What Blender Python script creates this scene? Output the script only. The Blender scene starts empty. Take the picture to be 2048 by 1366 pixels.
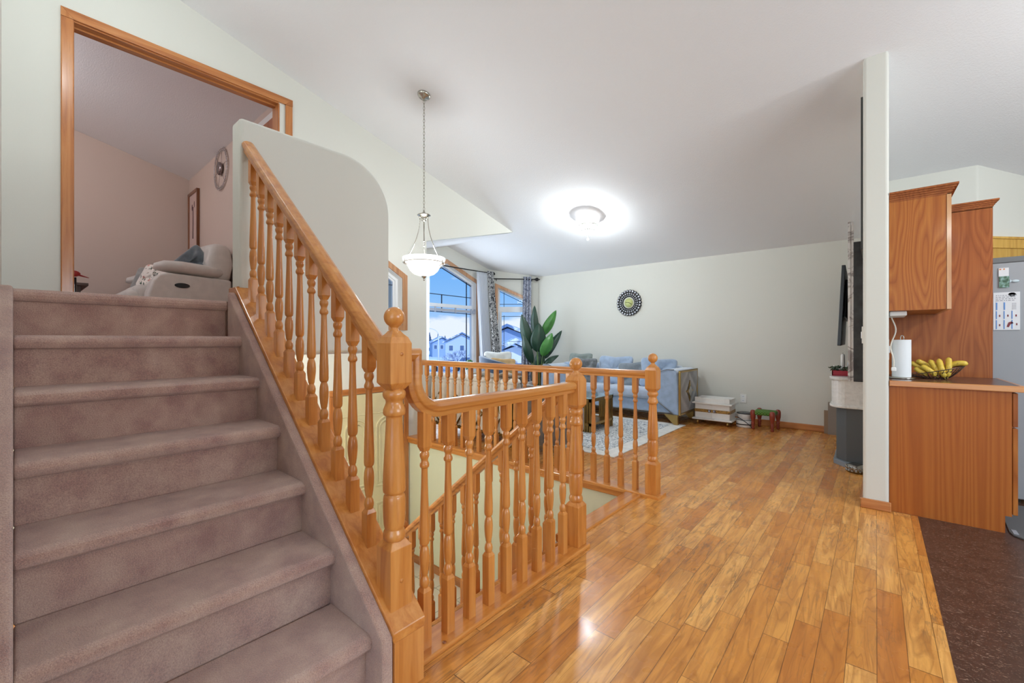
import bpy, bmesh, math, random
from mathutils import Vector, Matrix
random.seed(7)
PI = math.pi
S = bpy.context.scene
COL = S.collection
# ------------------------------------------------------------------ camera
cam_d = bpy.data.cameras.new('camera'); cam = bpy.data.objects.new('camera', cam_d); COL.objects.link(cam)
cam.location = (0, 0, 1.12); cam.rotation_euler = (PI/2, 0, math.radians(40.5))
cam_d.sensor_width = 36; cam_d.lens = 852/2048*36; cam_d.shift_y = -0.001; cam_d.clip_start = 0.05; cam_d.clip_end = 500
S.camera = cam
S.view_settings.view_transform = 'Standard'; S.view_settings.look = 'None'
S.view_settings.exposure = 0.1; S.view_settings.gamma = 1; S.view_settings.use_curve_mapping = False
try:
    S.cycles.max_bounces = 10; S.cycles.diffuse_bounces = 6; S.cycles.sample_clamp_indirect = 6
except Exception:
    pass

def lin(c): return c/12.92 if c <= 0.04045 else ((c+0.055)/1.055)**2.4
def rgb(r, g, b): return (lin(r/255), lin(g/255), lin(b/255), 1)

# ------------------------------------------------------------------ sky
wd = bpy.data.worlds.new('sky'); S.world = wd; wd.use_nodes = True
nt = wd.node_tree; nt.nodes.clear()
def wn(t): return nt.nodes.new(t)
wo = wn('ShaderNodeOutputWorld'); bg = wn('ShaderNodeBackground'); tc = wn('ShaderNodeTexCoord')
sep = wn('ShaderNodeSeparateXYZ'); nt.links.new(tc.outputs['Generated'], sep.inputs[0])
ramp = wn('ShaderNodeValToRGB'); nt.links.new(sep.outputs['Z'], ramp.inputs[0])
e = ramp.color_ramp.elements; e[0].position = 0.0; e[0].color = rgb(190, 215, 245); e[1].position = 0.22; e[1].color = rgb(105, 172, 240)
e2 = ramp.color_ramp.elements.new(0.10); e2.color = rgb(140, 192, 245)
mp = wn('ShaderNodeMapping'); mp.inputs['Scale'].default_value = (2.2, 2.2, 5.5); mp.inputs['Location'].default_value = (0.35, 0.1, 0.0)
nt.links.new(tc.outputs['Generated'], mp.inputs[0])
nz = wn('ShaderNodeTexNoise'); nz.inputs['Scale'].default_value = 2.2; nz.inputs['Detail'].default_value = 7; nz.inputs['Roughness'].default_value = 0.55
nt.links.new(mp.outputs[0], nz.inputs['Vector'])
# clouds thicken towards the horizon
mr = wn('ShaderNodeMapRange'); mr.inputs['From Min'].default_value = 0.0; mr.inputs['From Max'].default_value = 0.10
mr.inputs['To Min'].default_value = 0.30; mr.inputs['To Max'].default_value = -0.10; nt.links.new(sep.outputs['Z'], mr.inputs['Value'])
ad = wn('ShaderNodeMath'); ad.operation = 'ADD'; nt.links.new(nz.outputs[0], ad.inputs[0]); nt.links.new(mr.outputs[0], ad.inputs[1])
cr = wn('ShaderNodeValToRGB'); cr.color_ramp.elements[0].position = 0.53; cr.color_ramp.elements[1].position = 0.64
nt.links.new(ad.outputs[0], cr.inputs[0])
mx = wn('ShaderNodeMixRGB'); nt.links.new(cr.outputs[0], mx.inputs[0]); nt.links.new(ramp.outputs[0], mx.inputs[1]); mx.inputs[2].default_value = rgb(243, 246, 252)
nt.links.new(mx.outputs[0], bg.inputs[0]); bg.inputs[1].default_value = 1.0
nt.links.new(bg.outputs[0], wo.inputs[0])

def area(name, loc, rot, sx, sy, power, col=(1, 1, 1)):
    d = bpy.data.lights.new(name, 'AREA'); d.shape = 'RECTANGLE'; d.size = sx; d.size_y = sy; d.energy = power; d.color = col
    o = bpy.data.objects.new(name, d); COL.objects.link(o); o.location = loc; o.rotation_euler = rot; return o
def point(name, loc, power, col=(1, 1, 1), r=0.05):
    d = bpy.data.lights.new(name, 'POINT'); d.energy = power; d.color = col; d.shadow_soft_size = r
    o = bpy.data.objects.new(name, d); COL.objects.link(o); o.location = loc; return o
# fill added at unseen openings behind and right of the camera; bay window daylight boosted
area('back_opening_fill', (1.2, -3.42, 1.25), (PI/2, 0, 0), 3.2, 2.2, 48, (0.80, 0.92, 1))
area('right_opening_fill', (3.42, 1.5, 1.6), (0, PI/2, 0), 1.4, 2.2, 70, (0.84, 0.93, 1))
area('bay_daylight', (-5.50, 4.79, 1.25), (0, -PI/2, 0), 1.7, 1.2, 34, (0.80, 0.91, 1))
sun_d = bpy.data.lights.new('sun', 'SUN'); sun_d.energy = 2.2; sun_d.angle = math.radians(1.0); sun_d.color = (1, 0.97, 0.92)
sun = bpy.data.objects.new('sun', sun_d); COL.objects.link(sun); sun.rotation_euler = (math.radians(52), 0, math.radians(60)); sun.location = (10, -10, 30)

# ------------------------------------------------------------------ materials
def mat(name, col, rough=0.5, metal=0.0, spec=None, emit=None, estr=0.0, coat=0.0, sheen=0.0):
    m = bpy.data.materials.new(name); m.use_nodes = True
    b = m.node_tree.nodes['Principled BSDF']
    b.inputs['Base Color'].default_value = col; b.inputs['Roughness'].default_value = rough; b.inputs['Metallic'].default_value = metal
    if spec is not None: b.inputs['Specular IOR Level'].default_value = spec
    if coat: b.inputs['Coat Weight'].default_value = coat; b.inputs['Coat Roughness'].default_value = 0.12
    if sheen: b.inputs['Sheen Weight'].default_value = sheen; b.inputs['Sheen Roughness'].default_value = 0.5
    if emit: b.inputs['Emission Color'].default_value = emit; b.inputs['Emission Strength'].default_value = estr
    return m
def N(m, t, **kw):
    n = m.node_tree.nodes.new(t)
    for k, v in kw.items(): setattr(n, k, v)
    return n
def L(m, a, b): m.node_tree.links.new(a, b)
def coords(m, scale=(1, 1, 1), kind='Object', loc=(0, 0, 0)):
    t = N(m, 'ShaderNodeTexCoord'); p = N(m, 'ShaderNodeMapping'); p.inputs['Scale'].default_value = scale; p.inputs['Location'].default_value = loc
    L(m, t.outputs[kind], p.inputs[0]); return p.outputs[0]
def noise(m, vec, scale, detail=4, rough=0.5, dist=0.0):
    n = N(m, 'ShaderNodeTexNoise'); n.inputs['Scale'].default_value = scale; n.inputs['Detail'].default_value = detail
    n.inputs['Roughness'].default_value = rough; n.inputs['Distortion'].default_value = dist
    if vec is not None: L(m, vec, n.inputs['Vector'])
    return n.outputs[0]
def cramp(m, fac, stops):
    r = N(m, 'ShaderNodeValToRGB'); els = r.color_ramp.elements
    while len(els) < len(stops): els.new(0.5)
    for el, (p, c) in zip(els, stops): el.position = p; el.color = c
    L(m, fac, r.inputs[0]); return r.outputs[0]
def mixc(m, fac, a, b, mode='MIX'):
    x = N(m, 'ShaderNodeMixRGB', blend_type=mode)
    for i, v in ((0, fac), (1, a), (2, b)):
        if hasattr(v, 'links'): L(m, v, x.inputs[i])
        else: x.inputs[i].default_value = v
    return x.outputs[0]
def mth(m, op, a, b=0.0):
    x = N(m, 'ShaderNodeMath', operation=op)
    for i, v in ((0, a), (1, b)):
        if hasattr(v, 'links'): L(m, v, x.inputs[i])
        else: x.inputs[i].default_value = v
    return x.outputs[0]
def setc(m, out): L(m, out, m.node_tree.nodes['Principled BSDF'].inputs['Base Color'])
def bump(m, h, strength=0.2, dist=0.01):
    b = N(m, 'ShaderNodeBump'); b.inputs['Strength'].default_value = strength; b.inputs['Distance'].default_value = dist
    L(m, h, b.inputs['Height']); L(m, b.outputs[0], m.node_tree.nodes['Principled BSDF'].inputs['Normal'])

def oak(name, c1, c2, c3, axis='Z', rough=0.28, coat=0.35, scale=1.0):
    m = mat(name, c2, rough, coat=coat)
    st = {'X': (0.06, 1, 1), 'Y': (1, 0.06, 1), 'Z': (1, 1, 0.06)}[axis]
    oi = N(m, 'ShaderNodeObjectInfo')
    v = coords(m, tuple(s*scale for s in st))
    ofs = N(m, 'ShaderNodeVectorMath', operation='ADD'); L(m, v, ofs.inputs[0])
    rr = mth(m, 'MULTIPLY', oi.outputs['Random'], 37.0); cmb = N(m, 'ShaderNodeCombineXYZ'); L(m, rr, cmb.inputs[0]); L(m, rr, cmb.inputs[1]); L(m, cmb.outputs[0], ofs.inputs[1])
    a = noise(m, ofs.outputs[0], 26, 5, 0.6, 0.6)
    b = noise(m, ofs.outputs[0], 120, 3, 0.6)
    col = cramp(m, a, [(0.28, c3), (0.48, c2), (0.72, c1)])
    col = mixc(m, mth(m, 'MULTIPLY', cramp(m, b, [(0.55, (0, 0, 0, 1)), (0.75, (1, 1, 1, 1))]), 0.30), col, c3)
    tint = mth(m, 'ADD', mth(m, 'MULTIPLY', oi.outputs['Random'], 0.16), 0.90)
    col = mixc(m, 1.0, col, cramp(m, tint, [(0.0, (0, 0, 0, 1)), (1.0, (1, 1, 1, 1))]), 'MULTIPLY')
    setc(m, col); return m
OC = (rgb(216, 150, 80), rgb(200, 129, 60), rgb(172, 98, 38))
oak_z = oak('oak_vertical', *OC, axis='Z'); oak_x = oak('oak_along_x', *OC, axis='X'); oak_y = oak('oak_along_y', *OC, axis='Y')
TC = (rgb(198, 136, 80), rgb(182, 114, 60), rgb(148, 82, 38))
trim_z = oak('oak_trim_vertical', *TC, axis='Z'); trim_y = oak('oak_trim_along_y', *TC, axis='Y'); trim_x = oak('oak_trim_along_x', *TC, axis='X')

def veneer(name, c1, c2, c3, straight=False):
    m = mat(name, c2, 0.42, coat=0.05, spec=0.3)
    v = coords(m, (1, 1, 0.13 if not straight else 0.015))
    w = noise(m, v, 5.0, 2, 0.45)
    ring = mth(m, 'FRACT', mth(m, 'MULTIPLY', w, 22.0))
    col = cramp(m, ring, [(0.0, c2), (0.35, c1), (0.75, c2), (0.93, tuple(a*.5+b*.5 for a, b in zip(c2, c3))), (1.0, c2)])
    f = noise(m, coords(m, (1, 1, 0.02)), 190, 3, 0.6)
    col = mixc(m, mth(m, 'MULTIPLY', cramp(m, f, [(0.45, (0, 0, 0, 1)), (0.7, (1, 1, 1, 1))]), 0.35), col, c3)
    setc(m, col); return m
veneer_m = veneer('oak_veneer', rgb(182, 112, 48), rgb(168, 95, 36), rgb(136, 68, 22))
veneer_s = veneer('oak_veneer_straight', rgb(176, 102, 40), rgb(166, 91, 33), rgb(150, 78, 26), True)
veneer_d = veneer('oak_veneer_dark', rgb(164, 94, 42), rgb(150, 81, 32), rgb(126, 64, 22))

def plaster(name, col, b=0.06, sc=140):
    m = mat(name, col, 0.85, spec=0.2); bump(m, noise(m, coords(m), sc, 3), b, 0.004); return m
wall_m = plaster('wall_paint', rgb(216, 215, 207)); ceil_m = plaster('ceiling_texture', rgb(236, 236, 238), 0.45, 95)
pink_m = plaster('pink_wall_paint', rgb(204, 184, 172)); cream_m = plaster('entry_wall_paint', rgb(224, 228, 204))
white_trim = mat('white_vinyl', rgb(238, 240, 243), 0.4)

def carpet_mat():
    m = mat('mauve_carpet', rgb(150, 124, 120), 0.95, spec=0.1, sheen=0.6)
    a = noise(m, coords(m), 9, 4, 0.6); b = noise(m, coords(m), 300, 4, 0.8)
    col = cramp(m, a, [(0.3, rgb(174, 134, 124)), (0.5, rgb(198, 162, 147)), (0.7, rgb(216, 184, 166))])
    sp = cramp(m, b, [(0.34, rgb(104, 84, 84)), (0.5, rgb(198, 180, 174)), (0.68, rgb(250, 236, 226))])
    setc(m, mixc(m, 0.50, col, sp, 'OVERLAY'))
    bump(m, noise(m, coords(m), 240, 4, 0.75), 0.8, 0.012); return m
carpet = carpet_mat()

def floor_mat():
    m = mat('oak_strip_floor', rgb(190, 125, 70), 0.30, coat=0.08, spec=0.28)
    bs = m.node_tree.nodes['Principled BSDF']
    t = N(m, 'ShaderNodeTexCoord'); s = N(m, 'ShaderNodeSeparateXYZ'); L(m, t.outputs['Object'], s.inputs[0])
    xs = mth(m, 'DIVIDE', mth(m, 'ADD', s.outputs[0], 20.0), 0.083)
    row = mth(m, 'FLOOR', xs); fx = mth(m, 'FRACT', xs)
    w1 = N(m, 'ShaderNodeTexWhiteNoise', noise_dimensions='1D'); L(m, row, w1.inputs['W'])
    ys = mth(m, 'DIVIDE', mth(m, 'ADD', s.outputs[1], mth(m, 'ADD', mth(m, 'MULTIPLY', w1.outputs[0], 7.0), 20.0)), mth(m, 'ADD', 0.42, mth(m, 'MULTIPLY', mth(m, 'FRACT', mth(m, 'MULTIPLY', w1.outputs[0], 7.31)), 0.5)))
    # wobble board length
    colid = mth(m, 'FLOOR', ys); fy = mth(m, 'FRACT', ys)
    cm = N(m, 'ShaderNodeCombineXYZ'); L(m, row, cm.inputs[0]); L(m, colid, cm.inputs[1])
    w2 = N(m, 'ShaderNodeTexWhiteNoise', noise_dimensions='2D'); L(m, cm.outputs[0], w2.inputs['Vector'])
    base = cramp(m, w2.outputs[0], [(0.0, rgb(194, 120, 54)), (0.22, rgb(212, 142, 66)), (0.6, rgb(222, 156, 78)), (1.0, rgb(234, 174, 98))])
    # grain, offset per board
    gv = N(m, 'ShaderNodeCombineXYZ'); L(m, mth(m, 'ADD', s.outputs[0], mth(m, 'MULTIPLY', w2.outputs[0], 9.0)), gv.inputs[0])
    L(m, mth(m, 'MULTIPLY', s.outputs[1], 0.10), gv.inputs[1]); L(m, mth(m, 'MULTIPLY', w2.outputs[0], 31.0), gv.inputs[2])
    g = noise(m, gv.outputs[0], 30, 5, 0.6, 0.8); g2 = noise(m, gv.outputs[0], 160, 3, 0.6)
    ring = mth(m, 'FRACT', mth(m, 'MULTIPLY', noise(m, gv.outputs[0], 9, 2, 0.5, 0.5), 14.0))
    base = mixc(m, mth(m, 'MULTIPLY', cramp(m, g, [(0.42, (1, 1, 1, 1)), (0.6, (0, 0, 0, 1))]), 0.45), base, rgb(160, 94, 42))
    base = mixc(m, mth(m, 'MULTIPLY', cramp(m, ring, [(0.66, (0, 0, 0, 1)), (0.88, (1, 1, 1, 1)), (1.0, (0, 0, 0, 1))]), 0.42), base, rgb(142, 84, 40))
    # worn grey-black grain marks in patches
    patch = cramp(m, noise(m, coords(m, (1, 0.6, 1)), 1.9, 4, 0.65), [(0.47, (0.08, 0.08, 0.08, 1)), (0.62, (1, 1, 1, 1))])
    streak = cramp(m, noise(m, gv.outputs[0], 62, 4, 0.65, 1.2), [(0.53, (0, 0, 0, 1)), (0.60, (1, 1, 1, 1))])
    base = mixc(m, mth(m, 'MULTIPLY', mth(m, 'MULTIPLY', patch, streak), 0.58), base, rgb(92, 76, 62))
    # joints
    ex = mth(m, 'LESS_THAN', mth(m, 'MINIMUM', fx, mth(m, 'SUBTRACT', 1.0, fx)), 0.014)
    ey = mth(m, 'LESS_THAN', mth(m, 'MINIMUM', fy, mth(m, 'SUBTRACT', 1.0, fy)), 0.0022)
    ed = mth(m, 'MAXIMUM', ex, ey)
    setc(m, mixc(m, mth(m, 'MULTIPLY', ed, 0.75), base, rgb(88, 54, 30)))
    rg = cramp(m, noise(m, coords(m), 6, 3), [(0.3, (0.20, 0.20, 0.20, 1)), (0.7, (0.36, 0.36, 0.36, 1))]); L(m, rg, bs.inputs['Roughness'])
    bump(m, mth(m, 'SUBTRACT', mth(m, 'MULTIPLY', g2, 0.25), ed), 0.12, 0.003)
    return m
floor_m = floor_mat()

def vinyl_mat():
    m = mat('brown_sheet_vinyl', rgb(84, 58, 46), 0.35)
    v = coords(m, (1, 1, 1)); a = noise(m, v, 14, 4, 0.6)
    col = cramp(m, a, [(0.3, rgb(62, 38, 28)), (0.7, rgb(82, 53, 41))])
    f = noise(m, coords(m, (1.0, 2.2, 1)), 34, 5, 0.62, 3.0)
    fl = cramp(m, f, [(0.585, (0, 0, 0, 1)), (0.63, (1, 1, 1, 1))])
    setc(m, mixc(m, mth(m, 'MULTIPLY', fl, 0.65), col, rgb(170, 142, 122))); return m
vinyl_m = vinyl_mat()

def tile_mat():
    m = mat('entry_tile', rgb(214, 208, 196), 0.3)
    b = N(m, 'ShaderNodeTexBrick'); b.offset = 0.0; b.inputs['Scale'].default_value = 1.0
    b.inputs['Brick Width'].default_value = 0.31; b.inputs['Row Height'].default_value = 0.31; b.inputs['Mortar Size'].default_value = 0.004
    b.inputs['Color1'].default_value = rgb(220, 214, 200); b.inputs['Color2'].default_value = rgb(212, 205, 192); b.inputs['Mortar'].default_value = rgb(150, 145, 132)
    L(m, coords(m), b.inputs['Vector']); setc(m, b.outputs[0]); return m
tile_m = tile_mat()

chrome = mat('brushed_nickel', rgb(190, 186, 176), 0.25, 1.0); brass = mat('antique_brass', rgb(168, 134, 78), 0.32, 1.0)
black = mat('black_plastic', rgb(24, 25, 27), 0.3); rodm = mat('black_iron', rgb(36, 34, 34), 0.45, 0.5)
glass_white = mat('frosted_glass', rgb(250, 250, 248), 0.4, emit=(1, 0.98, 0.95, 1), estr=1.6)
crystal = mat('lit_crystal', rgb(225, 230, 235), 0.1, emit=(1, 1, 1, 1), estr=0.5)
white_p = mat('white_paint', rgb(232, 231, 228), 0.45)
def pane_mat():
    m = bpy.data.materials.new('window_glass'); m.use_nodes = True; t = m.node_tree; t.nodes.clear()
    o = t.nodes.new('ShaderNodeOutputMaterial'); tr = t.nodes.new('ShaderNodeBsdfTransparent'); gl = t.nodes.new('ShaderNodeBsdfGlossy'); gl.inputs['Roughness'].default_value = 0.02
    tr.inputs[0].default_value = (0.93, 0.965, 1, 1)
    fr = t.nodes.new('ShaderNodeFresnel'); fr.inputs[0].default_value = 1.12; mxs = t.nodes.new('ShaderNodeMixShader')
    t.links.new(fr.outputs[0], mxs.inputs[0]); t.links.new(tr.outputs[0], mxs.inputs[1]); t.links.new(gl.outputs[0], mxs.inputs[2]); t.links.new(mxs.outputs[0], o.inputs[0]); return m
pane_m = pane_mat()
def sheer_mat():
    m = bpy.data.materials.new('white_sheer'); m.use_nodes = True; t = m.node_tree; t.nodes.clear()
    o = t.nodes.new('ShaderNodeOutputMaterial'); tr = t.nodes.new('ShaderNodeBsdfTransparent'); d = t.nodes.new('ShaderNodeBsdfDiffuse'); tl = t.nodes.new('ShaderNodeBsdfTranslucent')
    d.inputs[0].default_value = rgb(240, 242, 246); tl.inputs[0].default_value = rgb(240, 244, 250)
    a = t.nodes.new('ShaderNodeMixShader'); a.inputs[0].default_value = 0.5; t.links.new(d.outputs[0], a.inputs[1]); t.links.new(tl.outputs[0], a.inputs[2])
    b = t.nodes.new('ShaderNodeMixShader'); b.inputs[0].default_value = 0.78; t.links.new(tr.outputs[0], b.inputs[1]); t.links.new(a.outputs[0], b.inputs[2]); t.links.new(b.outputs[0], o.inputs[0]); return m
sheer_m = sheer_mat()
def fabric(name, c, rough=0.85, sheen=0.4, var=0.12):
    m = mat(name, c, rough, sheen=sheen)
    a = noise(m, coords(m), 14, 4)
    d = tuple(x*(1-var*1.8) for x in c[:3])+(1,)
    setc(m, cramp(m, a, [(0.35, d), (0.65, c)])); bump(m, noise(m, coords(m), 300, 2), 0.15, 0.003); return m
def pattern_mat(name, dark, light, sc, lo=0.47, hi=0.53):
    m = mat(name, light, 0.85, sheen=0.2)
    n1 = noise(m, coords(m), sc, 2, 0.5, 2.5)
    w = mth(m, 'ABSOLUTE', mth(m, 'SUBTRACT', mth(m, 'FRACT', mth(m, 'MULTIPLY', n1, 5.0)), 0.5))
    setc(m, cramp(m, w, [(0.20, dark), (0.27, light)])); return m

# ------------------------------------------------------------------ mesh helpers
class MB:
    def __init__(s): s.bm = bmesh.new()
    def _v(s, pts): return [s.bm.verts.new(p) for p in pts]
    def box(s, a, b, M=None, bev=0.0):
        x0, y0, z0 = [min(a[i], b[i]) for i in range(3)]; x1, y1, z1 = [max(a[i], b[i]) for i in range(3)]
        t = bmesh.new()
        v = [t.verts.new(p) for p in ((x0,y0,z0),(x1,y0,z0),(x1,y1,z0),(x0,y1,z0),(x0,y0,z1),(x1,y0,z1),(x1,y1,z1),(x0,y1,z1))]
        for f in ((0,3,2,1),(4,5,6,7),(0,1,5,4),(1,2,6,5),(2,3,7,6),(3,0,4,7)): t.faces.new([v[i] for i in f])
        if bev: bmesh.ops.bevel(t, geom=t.edges[:], offset=bev, segments=3, affect='EDGES', profile=0.5, clamp_overlap=True)
        s._merge(t, M); return s
    def _merge(s, t, M=None):
        if M is not None: bmesh.ops.transform(t, matrix=M, verts=t.verts[:])
        mp = {v: s.bm.verts.new(v.co) for v in t.verts}
        for f in t.faces:
            try:
                nf = s.bm.faces.new([mp[v] for v in f.verts]); nf.smooth = f.smooth
            except ValueError: pass
        t.free()
    def lathe(s, prof, c=(0,0,0), seg=20, axis='Z', M=None, smooth=True):
        t = bmesh.new(); rings = []
        for r, z in prof:
            if r < 1e-5: rings.append([t.verts.new((0, 0, z))])
            else: rings.append([t.verts.new((r*math.cos(2*PI*i/seg), r*math.sin(2*PI*i/seg), z)) for i in range(seg)])
        for a, b in zip(rings, rings[1:]):
            for i in range(seg):
                j = (i+1) % seg
                q = [a[i % len(a)], a[j % len(a)], b[j % len(b)], b[i % len(b)]]
                q2 = []
                for x in q:
                    if x not in q2: q2.append(x)
                if len(q2) > 2: t.faces.new(q2).smooth = smooth
        for rg in (rings[0], rings[-1]):
            if len(rg) > 2: t.faces.new(rg if rg is rings[-1] else rg[::-1])
        R = Matrix()
        if axis == 'X': R = Matrix.Rotation(PI/2, 4, 'Y')
        if axis == 'Y': R = Matrix.Rotation(-PI/2, 4, 'X')
        X = Matrix.Translation(c) @ R
        s._merge(t, X if M is None else M @ X); return s
    def sphere(s, c, r, seg=16, sc=(1,1,1), M=None):
        n = max(6, seg//2)
        t = MB(); t.lathe([(r*math.sin(PI*k/n) if 0 < k < n else 0, -r*math.cos(PI*k/n)) for k in range(n+1)], seg=seg)
        X = Matrix.Translation(c) @ Matrix.Diagonal((*sc, 1))
        s._merge(t.bm, X if M is None else M @ X); return s
    def tube(s, pts, r, seg=8, closed=False, M=None):
        P = [Vector(p) for p in pts]; n = len(P); t = bmesh.new(); rings = []
        up = Vector((0, 0, 1)); prev = None
        for i in range(n):
            if closed: d = P[(i+1) % n]-P[i-1]
            else: d = P[min(i+1, n-1)]-P[max(i-1, 0)]
            d.normalize()
            if prev is None:
                a = d.cross(up)
                if a.length < 1e-3: a = d.cross(Vector((1, 0, 0)))
            else:
                a = prev-d*prev.dot(d)
                if a.length < 1e-4: a = d.cross(up)
            a.normalize(); prev = a; b = d.cross(a)
            rr = r[i] if isinstance(r, (list, tuple)) else r
            rings.append([t.verts.new(P[i]+(a*math.cos(2*PI*k/seg)+b*math.sin(2*PI*k/seg))*rr) for k in range(seg)])
        prs = list(zip(rings, rings[1:])) + ([(rings[-1], rings[0])] if closed else [])
        for a, b in prs:
            for k in range(seg):
                j = (k+1) % seg; t.faces.new([a[k], a[j], b[j], b[k]]).smooth = True
        if not closed: t.faces.new(rings[0][::-1]); t.faces.new(rings[-1])
        s._merge(t, M); return s
    def sweep(s, path, prof, plane):   # path of (s, z), prof of (lateral, normal); plane maps (s, z, lateral) to xyz
        n = len(path); rings = []; P = [Vector(p) for p in path]
        for i in range(n):
            d0 = (P[i]-P[i-1]).normalized() if i > 0 else None; d1 = (P[i+1]-P[i]).normalized() if i < n-1 else None
            if d0 is None: nn = Vector((-d1.y, d1.x)); k = 1
            elif d1 is None: nn = Vector((-d0.y, d0.x)); k = 1
            else:
                n0 = Vector((-d0.y, d0.x)); n1 = Vector((-d1.y, d1.x)); nn = (n0+n1).normalized(); k = 1/max(0.3, nn.dot(n0))
            rings.append([s.bm.verts.new(plane(P[i].x+nn.x*b*k, P[i].y+nn.y*b*k, a)) for a, b in prof])
        m = len(prof)
        for a, b in zip(rings, rings[1:]):
            for k in range(m):
                j = (k+1) % m; s.bm.faces.new([a[k], a[j], b[j], b[k]])
        s.bm.faces.new(rings[0][::-1]); s.bm.faces.new(rings[-1]); return s
    def prism(s, poly, d0, d1, M=None, plane='XY'):   # extrude a simple polygon
        f = {'XY': lambda a, b, d: (a, b, d), 'XZ': lambda a, b, d: (a, d, b), 'YZ': lambda a, b, d: (d, a, b)}[plane]
        t = bmesh.new(); A = [t.verts.new(f(a, b, d0)) for a, b in poly]; B = [t.verts.new(f(a, b, d1)) for a, b in poly]; n = len(poly)
        t.faces.new(A); t.faces.new(B[::-1])
        for i in range(n): t.faces.new([A[i], B[i], B[(i+1) % n], A[(i+1) % n]])
        bmesh.ops.recalc_face_normals(t, faces=t.faces[:]); s._merge(t, M); return s
    def grid(s, fn, nu, nv, closed_u=False, M=None, smooth=True):
        t = bmesh.new(); g = [[t.verts.new(fn(i/(nu-1 if not closed_u else nu), j/(nv-1))) for j in range(nv)] for i in range(nu)]
        for i in range(nu if closed_u else nu-1):
            for j in range(nv-1):
                k = (i+1) % nu; t.faces.new([g[i][j], g[k][j], g[k][j+1], g[i][j+1]]).smooth = smooth
        s._merge(t, M); return s
    def cushion(s, size, M, e=0.35, seg=20, pinch=0.0):   # a plump pillow: superellipsoid in x,z, thickness in y
        sx, sy, sz = size
        def pw(c, p): return math.copysign(abs(c)**p, c)
        def f(u, v):
            th = 2*PI*u; ph = PI*(v-0.5)
            cp = pw(math.cos(ph), 1.0)
            x = sx/2*pw(math.cos(th), e); z = sz/2*pw(math.sin(th), e)
            k = abs(math.cos(ph))**0.35
            cr = (abs(x)/(sx/2))*(abs(z)/(sz/2))
            return (x*k*(1+pinch*cr-pinch*.4), sy/2*math.sin(ph)*(1-0.75*cr*(1 if pinch else .3)), z*k*(1+pinch*cr-pinch*.4))
        s.grid(f, seg*2, 11, closed_u=True, M=M); return s
    def build(s, name, m, parent=None, smooth=None, mod=None):
        bmesh.ops.remove_doubles(s.bm, verts=s.bm.verts[:], dist=1e-5)
        bmesh.ops.recalc_face_normals(s.bm, faces=s.bm.faces[:])
        me = bpy.data.meshes.new(name); s.bm.to_mesh(me); s.bm.free()
        return link(name, me, m, parent, smooth, mod)
OFF = {}
def link(name, me, m, parent=None, smooth=None, mod=None):
    o = bpy.data.objects.new(name, me); COL.objects.link(o)
    if m is not None: me.materials.append(m)
    if smooth is not None:
        for p in me.polygons: p.use_smooth = smooth
    if parent is not None:
        o.parent = parent
        off = OFF.get(parent.name)
        if off is not None:
            if parent.type == 'EMPTY': me.transform(Matrix.Translation(-off))
            else: me.transform(Matrix.Translation(-off))
            OFF[o.name] = off
    if mod:
        for k, a in mod:
            mo = o.modifiers.new(k.lower(), k)
            for kk, vv in a.items(): setattr(mo, kk, vv)
    return o
def thing(name, label, cat, loc=(0,0,0), rotz=0.0, group=None, world=True):
    """An Empty at the base of a thing. world=True: its parts are given in room coordinates."""
    o = bpy.data.objects.new(name, None); COL.objects.link(o); o.location = loc; o.rotation_euler = (0, 0, rotz); o.empty_display_size = 0.05
    o['label'] = label; o['category'] = cat
    if group: o['group'] = group
    if world: OFF[o.name] = Vector(loc)
    return o
def tag(o, label, cat, group=None):
    o['label'] = label; o['category'] = cat
    if group: o['group'] = group
    return o
def struct(o): o['kind'] = 'structure'; return o
def tree_copy(o, parent=None, loc=None, rotz=None):
    c = o.copy(); COL.objects.link(c)
    if parent is not None: c.parent = parent
    if loc is not None: c.location = loc
    if rotz is not None: c.rotation_euler = (0, 0, rotz)
    for ch in list(o.children): tree_copy(ch, c)
    return c
BEV = [('BEVEL', dict(width=0.003, segments=2, limit_method='ANGLE'))]
def bevm(w, seg=2): return [('BEVEL', dict(width=w, segments=seg, limit_method='ANGLE'))]

def poly_mesh(outer, holes, t, M):
    """A slab of thickness t with an arbitrary outline and holes; M maps (u, v, w) to the room."""
    cu = bpy.data.curves.new('outline', 'CURVE'); cu.dimensions = '2D'; cu.fill_mode = 'BOTH'; cu.extrude = t/2
    for pts in [outer]+holes:
        sp = cu.splines.new('POLY'); sp.points.add(len(pts)-1); sp.use_cyclic_u = True
        for p, q in zip(sp.points, pts): p.co = (q[0], q[1], 0, 1)
    o = bpy.data.objects.new('outline', cu); me = bpy.data.meshes.new_from_object(o)
    bpy.data.objects.remove(o); bpy.data.curves.remove(cu)
    me.transform(M); me.materials.clear(); return me
# mapping for walls: constant x (u=y, v=z), constant y (u=x, v=z)
def MX(x): return Matrix(((0,0,1,x),(1,0,0,0),(0,1,0,0),(0,0,0,1)))
def MY(y): return Matrix(((1,0,0,0),(0,0,-1,y),(0,1,0,0),(0,0,0,1)))
def MZ(z): return Matrix.Translation((0,0,z))
SL = 0.258
def cz(y): return 3.973-SL*y if y > -0.5 else 4.102+SL*(y+0.5)*1.0
def gz(y): return 2.729-SL*(4.823-y) if y < 4.823 else cz(y)     # gable over the bay
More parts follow.
